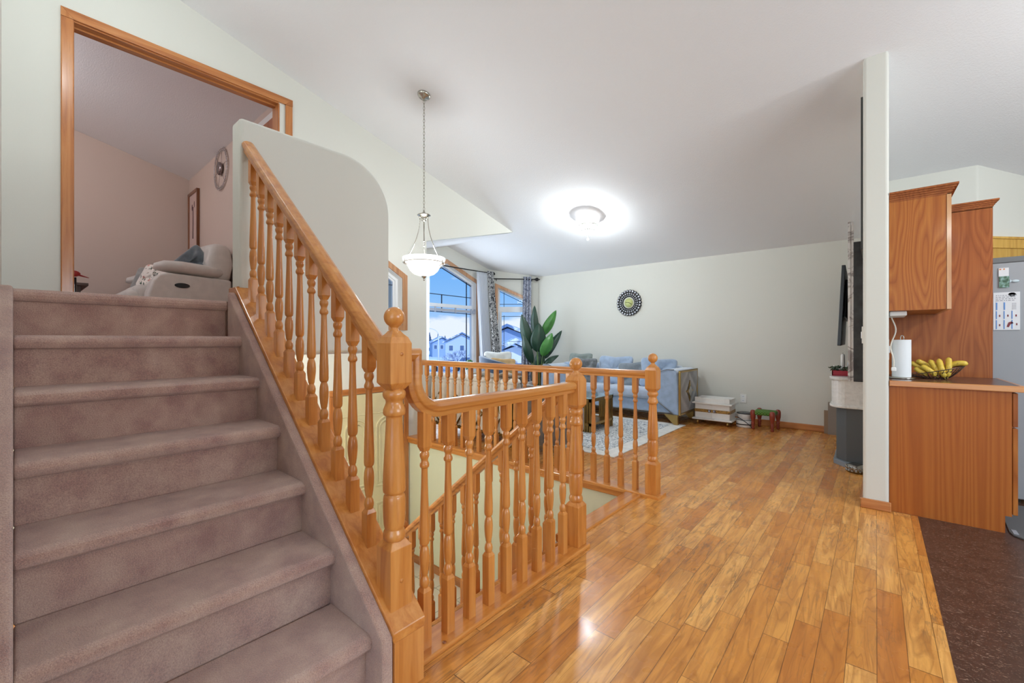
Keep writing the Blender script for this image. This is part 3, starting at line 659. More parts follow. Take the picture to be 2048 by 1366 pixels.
m.lathe([(.0,1.704),(.05,1.708),(.09,1.722),(.122,1.750),(.142,1.785),(.152,1.806),(.146,1.806),(.136,1.785),(.116,1.754),(.085,1.728),(.045,1.714),(0,1.712)], (PX,PY,0), 40); bowl = m.build('bowl', glass_white, p)
m = MB(); m.tube([(PX+.186*math.cos(a), PY+.186*math.sin(a), 1.822) for a in [2*PI*k/40 for k in range(40)]], .0035, 6, True); m.build('band', chrome, bowl)
m = MB(); m.lathe([(0,1.66),(.006,1.664),(.008,1.672),(.005,1.68),(.016,1.688),(.024,1.702),(.022,1.708),(0,1.71)], (PX,PY,0), 16); m.build('finial', chrome, p)
point('pendant_bulb', (PX, PY, 1.92), 22, (.90, .97, 1), .06)
CX, CY, CZ = -2.828, 4.823, 2.729
p = thing('ceiling_lamp', 'small round crystal ceiling lamp shining on the sloped living room ceiling', 'lamp', (CX, CY, CZ))
m = MB(); m.lathe([(0,.0),(.145,.0),(.150,-.008),(.150,-.062),(.142,-.068),(.138,-.060),(0,-.058)], seg=36, M=Matrix.Translation((CX,CY,CZ)) @ Matrix.Rotation(-math.atan(SL), 4, 'X')); m.build('drum', mat('chrome_drum', rgb(225,228,230), .15, .3, emit=(1,1,1,1), estr=1.6), p)
m = MB(); m.tube([(CX+.112*math.cos(a), CY+.112*math.sin(a), CZ-.120) for a in [2*PI*k/30 for k in range(30)]], .008, 6, True)
m.tube([(CX+.076*math.cos(a), CY+.076*math.sin(a), CZ-.185) for a in [2*PI*k/24 for k in range(24)]], .006, 6, True); m.build('ring', chrome, p)
m = MB()
for rr, n, z0, z1 in ((.108,24,-.085,-.135),(.072,16,-.13,-.195),(.036,9,-.19,-.240)):
    for k in range(n):
        a = 2*PI*k/n; c = (CX+rr*math.cos(a), CY+rr*math.sin(a), CZ)
        m.lathe([(0,z1-.016),(.007,z1),(.005,z1+.012),(.003,z1+.018),(.003,z0),(0,z0)], c, 6)
m.lathe([(0,-.325),(.014,-.318),(.018,-.305),(.012,-.292),(.002,-.285),(.002,-.26),(0,-.26)], (CX,CY,CZ), 12); m.build('crystal_drops', crystal, p)
point('ceiling_lamp_bulb', (CX, CY, CZ-.125), 72, (.89, .97, 1), .05)
# fill lamps added out of view, except the entry lamp under the landing
for nm, x, y, z, w, c, lab in (('dining_fill_lamp', .9, -1.9, cz(-1.9)-.7, 36, (.85,.96,1), 'unseen round white fill lamp added over the dining area'), ('kitchen_fill_lamp', 1.9, 3.3, cz(3.3)-.5, 62, (.91,.97,1), 'unseen round white fill lamp added over the kitchen floor'), ('stair_fill_lamp', -2.95, .15, cz(.15)-.4, 18, (.86,.96,1), 'unseen round white fill lamp added high over the carpeted stairs'), ('entry_lamp', -3.35, 1.05, 1.03, 36, (1,.97,.84), 'flush white ceiling lamp under the upper landing'), ('upper_room_fill_lamp', -6.1, -.9, cz(-.9), 48, (.96,.97,1), 'unseen round white fill lamp added in the upper sitting room')):
    q = thing(nm, lab, 'lamp', (x, y, z))
    m = MB(); m.lathe([(.14,.0),(.14,-.02),(.12,-.025),(0,-.025)], (x,y,z-.012), 24); m.build('base', white_p, q)
    if nm in ('dining_fill_lamp', 'kitchen_fill_lamp', 'stair_fill_lamp'): m = MB(); m.tube([(x,y,z-.01),(x,y,cz(y))], .008, 6); m.build('rod', chrome, q)
    m = MB(); m.lathe([(0,-.09),(.07,-.08),(.115,-.05),(.125,-.022)], (x,y,z-.012), 24); m.build('dome', glass_white, q)
    point(nm+'_bulb', (x, y, z-.22), w, c, .12)

# ------------------------------------------------------------------ upper sitting room
leather = fabric('cream_leather', rgb(206,198,190), .5, .1, .05)
t = thing('sofa', 'cream leather recliner sofa in the upper room with rolled arm and dark handle cup', 'sofa', (-6.65, 1.2, 1.33))
def armside(x0, x1, nm, par):
    pr = [(1.66,1.36),(1.66,1.82),(1.30,1.835),(1.08,1.845),(.99,1.82),(.94,1.75),(.905,1.62),(.895,1.36)]
    m = MB(); m.prism(pr, x0, x1, plane='YZ'); a = m.build(nm, leather, par, mod=bevm(.03, 4), smooth=True)
    m = MB(); xm = (x0+x1)/2
    m.tube([(xm,.985,1.875),(xm,1.0,1.905),(xm,1.06,1.925),(xm,1.2,1.925),(xm,1.4,1.91),(xm,1.55,1.90),(xm,1.60,1.895)], [.03,.055,.075,.083,.083,.072,.03], 16, M=Matrix.Translation((xm,0,1.9)) @ Matrix.Diagonal((1.45,1,.85,1)) @ Matrix.Translation((-xm,0,-1.9))); m.build('arm_pad', leather, a); return a
a = armside(-5.95, -5.72, 'armrest', t); armside(-7.62, -7.38, 'armrest', t)
m = MB(); m.lathe([(.042,0),(.048,.004),(.048,-.002),(.034,-.004),(.034,.0)], seg=24, M=Matrix.Translation((-5.715,1.19,1.715)) @ Matrix.Rotation(PI/2, 4, 'Y') @ Matrix.Diagonal((.55,1.4,1,1))); m.box((-5.722,1.14,1.70),(-5.713,1.24,1.73)); m.build('handle_cup', black, a)
m = MB(); m.box((-7.36,.82,1.40),(-5.96,1.45,1.72), bev=.06); m.box((-7.36,.76,1.38),(-5.96,.90,1.66), bev=.05); m.build('seat', leather, t, smooth=True)
for i in range(2):
    xc = -6.32-.70*i
    m = MB(); m.cushion((.70,.26,.44), Matrix.Translation((xc,1.54,1.92)) @ Matrix.Rotation(-.12, 4, 'X'), .45); m.cushion((.68,.24,.30), Matrix.Translation((xc,1.57,2.13)) @ Matrix.Rotation(-.25, 4, 'X'), .5); m.build('back_cushion', leather, t)
m = MB(); m.cushion((.26,.28,.46), Matrix.Translation((-5.90,1.565,2.02)), .6); m.build('back_wing', leather, t)
for x in (-7.5, -5.8):
    for y in (.95, 1.6): m = MB(); m.box((x-.03,y-.03,1.33),(x+.03,y+.03,1.37)); m.build('foot', black, t)
def pillow(name, label, loc, size, rx, ry, rz, mm, group=None, parent=None):
    m = MB(); m.cushion(size, Matrix(), .28, 18, .16)
    o = m.build(name, mm, parent); o.location = loc; o.rotation_euler = (rx, ry, rz)
    if parent is None: tag(o, label, 'pillow', group)
    return o
velvet_t = fabric('slate_velvet', rgb(70,82,88), .7, .8, .3)
pillow('pillow', 'dark slate velvet pillow standing on its corner behind the cream sofa arm', (-6.06,1.36,2.01), (.35,.13,.37), -.35, .72, .55, velvet_t)
pillow('pillow', 'small pale blush pillow tucked behind the dark slate pillow', (-6.75,1.37,1.98), (.36,.12,.34), -.4, .35, .35, fabric('blush_cloth', rgb(222,204,200)))
flor = mat('floral_cloth', rgb(232,222,212), .85)
fa = N(flor, 'ShaderNodeTexVoronoi'); fa.inputs['Scale'].default_value = 13; L(flor, coords(flor), fa.inputs['Vector'])
fb = noise(flor, coords(flor), 26, 2, .5, 1.0)
fc = mixc(flor, cramp(flor, fa.outputs['Distance'], [(.22,(1,1,1,1)),(.28,(0,0,0,1))]), rgb(232,222,212), rgb(214,150,138))
setc(flor, mixc(flor, cramp(flor, fb, [(.60,(0,0,0,1)),(.63,(1,1,1,1))]), fc, rgb(66,84,66)))
pillow('pillow', 'white pillow with pink and green floral print at the far sofa end', (-6.95,1.17,1.93), (.34,.12,.32), -.45, .12, .75, flor)
pillow('pillow', 'plain grey pillow behind the floral pillow on the cream sofa', (-7.14,1.13,1.91), (.32,.11,.32), -.4, .08, .8, fabric('grey_cloth', rgb(150,148,144)))
# picture and clock on the pink wall
t = thing('framed_picture', 'tall framed picture of a long stemmed bloom on the pink wall', 'picture', (-7.6, 1.72, 2.5))
x0, x1, z0, z1 = -7.78, -7.30, 2.44, 3.28
m = MB(); m.box((x0,1.685,z0),(x0+.035,1.72,z1)); m.box((x1-.035,1.685,z0),(x1,1.72,z1)); m.box((x0,1.685,z0),(x1,1.72,z0+.035)); m.box((x0,1.685,z1-.035),(x1,1.72,z1)); m.build('frame', oak('frame_wood', rgb(150,92,52), rgb(128,74,40), rgb(98,54,28)), t, mod=bevm(.006))
m = MB(); m.box((x0+.03,1.70,z0+.03),(x1-.03,1.712,z1-.03)); cv = m.build('canvas', mat('blush_print', rgb(206,180,172), .7), t)
m = MB(); m.tube([(-7.55,1.699,2.6),(-7.54,1.699,2.9),(-7.545,1.699,3.06)], .008, 6); m.sphere((-7.60,1.699,3.06), .035, 10, (.6,.12,1.4)); m.sphere((-7.49,1.699,3.09), .030, 10, (.5,.12,1.6)); m.build('bloom', mat('plum_print', rgb(96,66,70), .7), cv)
t = thing('wall_clock', 'oval looking silver sunburst wall clock with open beaded rim', 'clock', (-6.30, 1.72, 3.30))
Cc = Vector((-6.30,1.70,3.29))
m = MB()
for rr, n, s_ in ((.262,46,.011),(.232,40,.010)):
    for k in range(n): a = 2*PI*k/n; m.sphere(Cc+Vector((rr*math.cos(a)*1.0, 0, rr*math.sin(a))), s_, 8, (1,.5,1))
m.tube([Cc+Vector((.247*math.cos(a),0,.247*math.sin(a))) for a in [2*PI*k/48 for k in range(48)]], .005, 6, True); m.build('rim', mat('silver_bead', rgb(186,176,174), .3, .8), t)
m = MB(); m.lathe([(0,.022),(.06,.02),(.078,.0),(.08,-.02),(.0,-.02)], Cc, 24, 'Y', smooth=True)
for k in range(6): a = 2*PI*k/6+.2; m.tube([Cc, Cc+Vector((.245*math.cos(a),0,.245*math.sin(a)))], .0022, 5)
m.build('dial', mat('silver_dial', rgb(150,138,138), .25, .9), t)
# side stand and red bird ornament
t = thing('end_table', 'small dark end table in the corner by the oak opening', 'table', (-7.3, .30, 1.33))
m = MB(); m.box((-7.75,.02,1.745),(-6.85,.56,1.775)); m.build('table_top', mat('dark_walnut', rgb(70,48,40), .5), t, mod=BEV)
for x in (-7.68, -6.92):
    for y in (.08, .48): m = MB(); m.box((x-.02,y-.02,1.33),(x+.02,y+.02,1.745)); m.build('leg', bpy.data.materials['dark_walnut'], t)
t = thing('bird_ornament', 'red bird ornament on a thin black stand beside the oak door jamb', 'ornament', (-5.6, .375, 1.33))
m = MB(); m.lathe([(0,1.33),(.05,1.33),(.05,1.34),(.012,1.36),(.009,1.70),(0,1.70)], (-5.6,.37,0), 12); m.build('stand', black, t)
m = MB(); m.sphere((-5.6,.355,1.735), .04, 14, (.8,1.3,.75)); m.sphere((-5.6,.325,1.765), .022, 12); m.tube([(-5.6,.39,1.725),(-5.6,.46,1.705)], [.010,.003], 6); m.build('bird', mat('red_glaze', rgb(150,30,26), .35), t)

# ------------------------------------------------------------------ living room
rug = mat('patterned_rug', rgb(214,216,218), .95)
n1 = noise(rug, coords(rug), 34, 3, .6, 1.8); n2 = noise(rug, coords(rug), 5, 3)
c = cramp(rug, n1, [(.44, rgb(80,92,104)), (.49, rgb(226,226,224))]); setc(rug, mixc(rug, mth(rug,'MULTIPLY',n2,.3), c, rgb(176,188,200)))
t = thing('rug', 'pale rug with grey speckled pattern and plain cream border under the coffee table', 'rug', (-3.2, 4.7, 0))
m = MB(); m.box((-4.62,3.72,.0),(-1.90,5.74,.010), bev=.003); m.build('border', fabric('rug_border', rgb(226,224,218)), t)
m = MB(); m.box((-4.50,3.86,.004),(-2.06,5.60,.0125)); m.build('field', rug, t)
# blue sofa on the far wall
blue = fabric('blue_velvet', rgb(158,178,206), .7, 1.0, .10); grey_v = fabric('grey_velvet', rgb(104,108,112), .7, .9, .2); gold = mat('gold_trim', rgb(186,156,96), .3, .9)
t = thing('sofa', 'long pale blue velvet sofa with grey tufted gold framed end on the far wall', 'sofa', (-3.1, 6.0, 0))
m = MB(); m.box((-4.15,5.72,.14),(-1.98,6.34,.32), bev=.02); m.build('base', blue, t)
for i in range(2): m = MB(); x = -3.85+.80*i; m.box((x,5.66,.315),(x+.795,6.2,.465), bev=.045); m.build('seat_cushion', fabric('blue_velvet_light', rgb(176,190,212), .7, 1.0, .08), t, smooth=True)
m = MB(); m.box((-4.1,6.08,.3),(-2.1,6.34,.76), bev=.07); m.build('backrest', blue, t, smooth=True)
def arm(sgn, xe):
    pr = [(0,.14),(-.02,.70),(-.06,.735),(-.16,.735),(-.26,.70),(-.34,.60),(-.365,.48),(-.345,.38),(-.28,.30),(-.06,.14)]
    pr = [(xe+sgn*(-a if sgn < 0 else a) if False else xe+a*sgn, b) for a, b in pr]
    m = MB(); m.prism(pr, 5.63, 6.34, plane='XZ'); q = m.build('armrest', blue, t, mod=bevm(.02, 3))
    m = MB(); m.tube([(x, 5.625, z) for x, z in pr[2:]], .006, 6); m.build('piping', grey_v, q)
    x = xe
    def pf(u, v):
        y = 5.66+.66*u; z = .17+.53*v
        d = 0
        for cy, cz_ in ((.5,.5),): 
            du, dv = (u-.5)*2, (v-.5)*2
            rr = abs(du)+abs(dv); d = .012*abs(math.sin(PI*min(1.6, rr)))-.03*math.exp(-((du)**2+(dv)**2)*14)
        return (x+sgn*(.008+d), y, z)
    m = MB(); m.grid(pf, 25, 25); pn = m.build('side_panel', grey_v, q)
    m = MB()
    for a, b in (((5.63,.14),(5.655,.72)),((6.315,.14),(6.34,.72)),((5.63,.695),(6.34,.72)),((5.63,.14),(6.34,.165))): m.box((x-.004,a[0],a[1]),(x+sgn*.02,b[0],b[1]))
    m.build('frame', gold, q, mod=bevm(.004))
    m = MB(); s = Matrix.Translation((x+sgn*.016,5.985,.435)) @ Matrix.Rotation(sgn*PI/2, 4, 'Y')
    star = []
    for k in range(8): a = 2*PI*k/8; rr = (.145 if k % 4 == 0 else .105) if k % 2 == 0 else .045; star.append((rr*math.cos(a), rr*math.sin(a)*1.35))
    m.prism(star, 0, .012, s); sr = m.build('star', gold, q)
    m = MB(); m.prism([(.075,0),(0,.08),(-.075,0),(0,-.08)], .010, .018, s); m.build('mirror', mat('mirror_glass', rgb(200,196,188), .08, .95), sr)
    for y in (5.66, 6.28): m = MB(); m.prism([(x-sgn*.02,.14),(x-sgn*.20,.14),(x-sgn*.07,.012),(x-sgn*.02,.012)], y-.02, y+.03, plane='XZ'); m.build('foot', gold, q)
arm(1, -1.95); arm(-1, -4.20)
pillow('pillow', 'grey blue velvet pillow leaning in the right corner of the blue sofa', (-2.36,5.98,.66), (.48,.16,.42), -.35, .05, .35, blue)
pillow('pillow', 'slim grey piped pillow beside the right arm of the blue sofa', (-2.72,5.92,.62), (.42,.13,.36), -.3, -.1, .15, fabric('mid_grey_cloth', rgb(128,138,148)))
pillow('pillow', 'dark grey pleated pillow on the left half of the blue sofa', (-3.55,5.92,.64), (.44,.15,.40), -.3, 0, -.1, fabric('pleat_grey', rgb(112,116,120), .7, .5, .35))
pillow('pillow', 'flat green grey pillow showing over the railing beside the oak ball', (-3.70,6.06,.74), (.40,.12,.34), -.25, 0, .1, fabric('sage_cloth', rgb(136,146,142)))
pillow('pillow', 'large pale blue back pillow in the middle of the blue sofa', (-3.06,6.02,.66), (.55,.17,.44), -.25, 0, .0, blue)
# coffee table
t = thing('coffee_table', 'glass topped coffee table with slatted gold legs standing on the rug', 'table', (-3.2, 4.8, 0))
m = MB(); m.box((-3.72,4.49,.415),(-2.60,5.07,.43)); m.build('glass_top', mat('table_glass', rgb(176,204,212), .06, 0.2, coat=1), t, mod=BEV)
m = MB()
for a, b in (((-3.72,4.49),(-2.60,4.515)),((-3.72,5.045),(-2.60,5.07)),((-3.72,4.49),(-3.695,5.07)),((-2.625,4.49),(-2.60,5.07))): m.box((*a,.375),(*b,.415))
m.build('top_rim', brass, t)
m = MB()
for a, b in (((-3.72,4.49),(-2.60,4.515)),((-3.72,5.045),(-2.60,5.07)),((-3.72,4.49),(-3.695,5.07)),((-2.625,4.49),(-2.60,5.07))): m.box((*a,.09),(*b,.12))
m.box((-3.70,4.51,.105),(-2.62,5.05,.113)); m.build('lower_shelf', brass, t)
for x, sx in ((-2.60,-1),(-3.72,1)):
    for y, sy in ((4.49,1),(5.07,-1)):
        m = MB()
        for k in range(6): xx = x+sx*(.012+.034*k); m.box((xx-.011,y+sy*.004,.0125),(xx+.011,y+sy*.026,.40))
        for k in range(3): yy = y+sy*(.02+.034*k); m.box((x+sx*.004,yy-.011,.0125),(x+sx*.026,yy+.011,.40))
        m.build('leg', brass, t)
# cream channel-back sofa, its back towards the railing
crm = fabric('cream_boucle', rgb(240,236,228), .85, .5, .06)
t = thing('sofa', 'cream channel tufted sofa with brass lattice back standing behind the long railing', 'sofa', (-3.4, 3.7, 0))
XL, XR = -4.28, -2.84
m = MB(); n = 14; w = (XR-XL)/n
for k in range(n):
    xc = XL+w*(k+.5)
    m.grid(lambda u, v, xc=xc: (xc+w*.52*math.cos(2*PI*u), 3.42+.085*math.sin(2*PI*u)*(1+.25*math.sin(PI*v)), .14+.54*v-.02*(v>.99)), 12, 8, True)
    m.sphere((xc,3.42,.68), .062, 12, (.88,1.45,.75))
m.build('channel_back', crm, t)
m = MB(); m.box((XL+.02,3.44,.12),(XR-.02,4.12,.40), bev=.05); m.build('seat', crm, t, smooth=True)
m = MB(); m.box((XL,3.355,.10),(XR,3.40,.135)); m.box((XL,3.335,.40),(XR,3.352,.425)); m.box((XR-.03,3.33,.02),(XR,3.36,.62))
n = 5; w2_ = (XR-XL)/n
for k in range(n):
    xa = XL+w2_*k; xb = xa+w2_
    for (za, zb) in ((.14,.50),(.50,.14)): m.tube([(xa,3.332,za),(xb,3.332,zb)], .011, 6)
m.build('lattice', mat('dark_brass', rgb(128,104,58), .4, .9), t)
for x in (XL+.05, XR-.05):
    for y in (3.40, 4.08): m = MB(); m.box((x-.025,y-.025,.0126 if y > 4 else 0),(x+.025,y+.025,.13)); m.build('leg', brass, t)
t2 = thing('armchair', 'taupe tub armchair with brass front edge beside the cream sofa end', 'armchair', (-2.54, 3.64, 0))
tau = fabric('taupe_velvet', rgb(110,104,100), .75, .6, .2)
m = MB(); m.grid(lambda u, v: (-2.54+(.21+.02*v)*math.cos(PI*(.0+1.0*u)+PI), 3.66+(.30+.03*v)*math.sin(PI*u+PI), .11+.57*v), 20, 6); m.build('back_shell', tau, t2, mod=[('SOLIDIFY', dict(thickness=.07, offset=1))])
m = MB(); m.box((-2.72,3.46,.14),(-2.36,3.98,.42), bev=.05); m.build('seat', tau, t2, smooth=True)
for x, y in ((-2.68,3.5),(-2.40,3.5),(-2.68,3.94),(-2.40,3.94)): m = MB(); m.lathe([(.02,.15),(.012,.0)], (x,y,0), 10); m.build('leg', brass, t2)
# throw blanket
thr = fabric('taupe_throw', rgb(176,166,154), .9, .3, .3)
m = MB(); m.grid(lambda u, v: (-3.45+.55*u, 3.36+.42*v, .745-.30*max(0,(v-.55))**1.2*2+.018*math.sin(9*u+5*v)+.012*math.sin(17*v-6*u)), 24, 18); tag(m.build('throw_blanket', thr, None, mod=[('SOLIDIFY', dict(thickness=.012))]), 'rumpled taupe throw blanket over the right end of the cream sofa back', 'blanket')
# navy armchair by the windows
nav = fabric('navy_cloth', rgb(70,88,116), .85, .4, .15)
t = thing('armchair', 'navy blue low armchair in front of the bay windows', 'armchair', (-4.78, 5.28, 0), math.radians(122), world=False)
def shell(u, v):
    a = PI*(-.12+1.24*u); return ((.44+.02*v)*math.cos(a), -.05+(.36+.03*v)*math.sin(a), .12+(.74 if True else 0)*v*(.86+.14*math.sin(PI*u)))
m = MB(); m.grid(shell, 28, 7); m.build('back_shell', nav, t, mod=[('SOLIDIFY', dict(thickness=.09, offset=-1))])
m = MB(); m.box((-.36,-.40,.14),(.36,.28,.44), bev=.06); m.build('seat', nav, t, smooth=True)
for x in (-.3, .3):
    for y in (-.32, .24): m = MB(); m.lathe([(.02,.16),(.012,0)], (x,y,0), 10); m.build('leg', black, t)
pillow('pillow', 'white fluffy pillow on the navy armchair by the window', (-4.86,5.33,.73), (.46,.15,.40), -.2, 0, math.radians(122-90+18), fabric('white_fluff', rgb(224,226,224), .95, .8, .06))
pillow('pillow', 'small golden tan pillow leaning before the white fluffy pillow', (-4.62,5.18,.68), (.40,.12,.30), -.3, .06, math.radians(48), fabric('tan_cloth', rgb(206,170,118)))
# side table with a small green plant by the bay
t = thing('side_table', 'small round white side table with metal stem near the bay window', 'table', (-4.75, 4.55, 0))
m = MB(); m.lathe([(0,.56),(.18,.56),(.185,.575),(.18,.585),(0,.585)], (-4.75,4.55,0), 24); m.build('table_top', white_p, t)
m = MB(); m.lathe([(.13,0),(.13,.015),(.02,.03),(.016,.56)], (-4.75,4.55,0), 16); m.build('stem', chrome, t)
gl = mat('leaf_green', rgb(66,120,52), .5)
t = thing('potted_plant', 'tiny green plant in a white pot on the round side table', 'plant', (-4.75, 4.55, .585))
m = MB(); m.lathe([(0,.586),(.045,.586),(.06,.67),(.052,.67),(.04,.60)], (-4.75,4.55,0), 16); m.build('pot', white_p, t)
m = MB(); rnd = random.Random(3)
for k in range(26):
    a = rnd.random()*2*PI; q = rnd.random()*.055; m.sphere((-4.75+q*math.cos(a), 4.55+q*math.sin(a), .69+rnd.random()*.12), .028, 7, (1,.35,.8), None)
m.build('foliage', gl, t)

# tall bird-of-paradise plant in the corner
t = thing('potted_plant', 'tall broad leaved green plant in the corner between curtain and blue sofa', 'plant', (-4.53, 6.04, 0))
m = MB(); m.lathe([(0,0),(.12,0),(.16,.28),(.165,.34),(.150,.34),(.14,.30),(0,.29)], (-4.53,6.04,0), 24); m.build('pot', mat('grey_pot', rgb(150,148,144), .6), t)
ldk = mat('dark_leaf', rgb(38,66,50), .35); llt = mat('bright_leaf', rgb(70,132,58), .35)
for mm in (ldk, llt):
    b = mm.node_tree.nodes['Principled BSDF']; c0 = tuple(b.inputs['Base Color'].default_value)
    setc(mm, cramp(mm, noise(mm, coords(mm), 9, 3), [(.3, tuple(x*.75 for x in c0[:3])+(1,)), (.7, tuple(min(1, x*1.25) for x in c0[:3])+(1,))]))
RT = Vector((.760,.649,0)); FWD = Vector((-.649,.760,0))    # spread of the fan
def leaf(base, tip, width, mm, turn=0.3, bend=.06):
    base = Vector(base); tip = Vector(tip); ax = tip-base; ln = ax.length; ax.normalize()
    side = ax.cross(FWD).normalized(); nrm = side.cross(ax).normalized()
    side = (side*math.cos(turn)+nrm*math.sin(turn)); nrm = side.cross(ax)
    def f(u, v):
        s = v; ww = width*(math.sin(PI*min(1, s**.8*.97+.03))**.75)
        q = (u-.5)*2; return base+ax*ln*s+side*ww*.5*q+nrm*(bend*math.sin(PI*s)*-1+.22*ww*abs(q))
    m = MB(); m.grid(f, 9, 18); lf = m.build('leaf', mm, t, mod=[('SOLIDIFY', dict(thickness=.003))])
    m = MB(); m.tube([(-4.53+(base.x+4.53)*.12, 6.04+(base.y-6.04)*.12, .30), (-4.53+(base.x+4.53)*.55, 6.04+(base.y-6.04)*.55, .30+(base.z-.30)*.55), base, base+ax*ln*.5-nrm*bend], [.012,.009,.006,.003], 7); m.build('stem', mat('stem_green', rgb(110,138,84), .5) if 'stem_green' not in bpy.data.materials else bpy.data.materials['stem_green'], lf)
def pp(du, z, df=0.0):      # offsets from the pot along the fan
    return Vector((-4.53,6.04,z))+RT*(du-.05)+FWD*df
leaf(pp(-.10,.95,-.02), pp(-.26,1.58,-.10), .20, ldk, .2); leaf(pp(.0,1.15), pp(-.03,1.74,-.02), .15, ldk, .5)
leaf(pp(.10,1.20,.0), pp(.36,1.66,.05), .17, llt, -.2); leaf(pp(.02,.92,-.12), pp(.04,1.42,-.14), .27, ldk, 0.05)
leaf(pp(.10,.85,-.13), pp(.27,1.25,-.12), .21, llt, -.3); leaf(pp(.14,.80,.0), pp(.46,1.30,.04), .15, ldk, .4)
leaf(pp(-.08,.72,-.1), pp(-.23,1.22,-.16), .16, ldk, .3); leaf(pp(.12,.66,-.05), pp(.40,.86,-.02), .15, ldk, .9); leaf(pp(.03,.6,.02), pp(.12,1.0,.06), .18, ldk, .2)

# curtain rods and curtains
def rod(name, label, a, b, fin):
    a = Vector(a); b = Vector(b); t = thing(name, label, 'curtain rod', tuple((a+b)/2))
    m = MB(); m.tube([a, b], .010, 8); m.build('pole', rodm, t)
    d = (b-a).normalized()
    for p, s in ((a,-1),(b,1)):
        m = MB(); m.sphere(p+d*s*.045, .035, 10, (1,1,1)); m.sphere(p+d*s*.09, .012, 8); m.tube([p, p+d*s*.02], .014, 8); m.build('finial', rodm, t)
    for q in fin:
        m = MB(); m.tube([a+d*q[0], a+d*q[0]+Vector(q[1])], .007, 6); m.build('bracket', rodm, t)
rod('curtain_rod', 'black curtain rod across the tall peaked bay window', (-5.46,3.90,2.36), (-5.46,5.80,2.372), ((.08,(-.11,0,-.02)),(1.78,(-.11,0,-.02))))
nin = Vector((Tn.y,-Tn.x))
def apt(l, d, z): q = A+Tn*l+nin*d; return (q.x, q.y, z)
rod('curtain_rod', 'black curtain rod above the narrow angled window', apt(.09,.09,2.275), apt(.86,.09,2.258), ((.05,(-nin.x*.09,-nin.y*.09,-.02)),(.72,(-nin.x*.09,-nin.y*.09,-.02))))
def curtain(name, label, top, bot, zt, zb, mm, folds, amp, shift=0.0):
    """top / bot: (start, end) points on plan; folds waves across the width."""
    t0, t1 = map(Vector, top); b0, b1 = map(Vector, bot); d = (t1-t0).normalized(); nn = Vector((-d.y, d.x))
    def f(u, v):
        k = v**1.1; p = (t0+(t1-t0)*u)*(1-k)+(b0+(b1-b0)*u)*k
        q = p+nn*(amp*(0.6+.6*v)*math.sin(2*PI*folds*u+.5*math.sin(3*v)))
        return (q.x, q.y, zt+(zb-zt)*v)
    m = MB(); m.grid(f, int(folds*10)+2, 24); o = m.build(name, mm, None, mod=[('SOLIDIFY', dict(thickness=.003))]); return tag(o, label, 'curtain')
scroll = pattern_mat('scroll_curtain', rgb(62,64,70), rgb(206,206,206), 8.5); bluep = pattern_mat('blue_scroll_curtain', rgb(108,114,134), rgb(172,176,190), 5.0)
curtain('curtain', 'white sheer curtain gathered at the right of the tall bay window', ((-5.44,5.40),(-5.44,5.66)), ((-5.40,5.52),(-5.36,5.74)), 2.36, .03, sheer_m, 6, .022)
curtain('curtain', 'grey and white scroll patterned curtain between the two bay windows', ((-5.42,5.66),(-5.42,5.80)), ((-5.24,5.70),(-5.24,5.93)), 2.40, .03, scroll, 4, .025)
curtain('curtain', 'narrow white sheer curtain at the left edge of the bay window', ((-5.44,4.0),(-5.44,4.34)), ((-5.40,3.98),(-5.40,4.27)), 2.35, .03, sheer_m, 7, .022)
c0, c1 = apt(.65,.09,0)[:2], apt(.80,.09,0)[:2]; d0, d1 = apt(.60,.11,0)[:2], apt(.80,.11,0)[:2]
curtain('curtain', 'blue grey curtain with pale loops in the corner by the tall plant', (c0,c1), (d0,d1), 2.31, .03, bluep, 3, .028)

# mirrored bead clock on the far wall
K = Vector((-3.005,6.40,1.722))
t = thing('wall_clock', 'round wall clock framed by three rings of small mirrors on grey wall', 'clock', tuple(K))
m = MB(); mt = bpy.data.materials.new('x'); bpy.data.materials.remove(mt)
mir = mat('bead_mirror', rgb(206,208,214), .35, .35); dkm = mat('clock_black', rgb(40,40,46), .4, .5)
fr = MB()
for rr, n, s_ in ((.188,26,.0222),(.146,26,.0168),(.115,26,.0125)):
    for k in range(n):
        a = 2*PI*(k+.5*(rr == .150))/n; c = K+Vector((rr*math.cos(a),0,rr*math.sin(a)))
        fr.lathe([(0,.012),(s_*1.05,.012),(s_*1.05,-.006),(s_*.8,-.009),(0,-.009)], c, 10, 'Y'); m.lathe([(0,.008),(s_*.66,.008),(s_*.66,-.012),(s_*.5,-.016),(0,-.017)], c, 10, 'Y')
fr.tube([K+Vector((.098*math.cos(a),0,.098*math.sin(a))) for a in [2*PI*k/40 for k in range(40)]], .009, 8, True); fr.build('frame', dkm, t); m.build('mirror_beads', mir, t)
m = MB(); m.lathe([(0,.01),(.095,.01),(.095,-.006),(0,-.006)], K, 32, 'Y'); dl = m.build('dial', mat('ivory_dial', rgb(214,214,196), .5), t)
m = MB(); m.lathe([(0,0),(.072,0),(.072,-.002),(0,-.002)], K+Vector((0,-.006,0)), 28, 'Y'); m.build('face', mat('lime_face', rgb(190,196,128), .5), dl)
m = MB(); m.tube([K+Vector((-.055,-.011,.008)), K+Vector((0,-.011,.006)), K+Vector((.055,-.011,-.028))], .0035, 6); m.build('hands', black, dl)
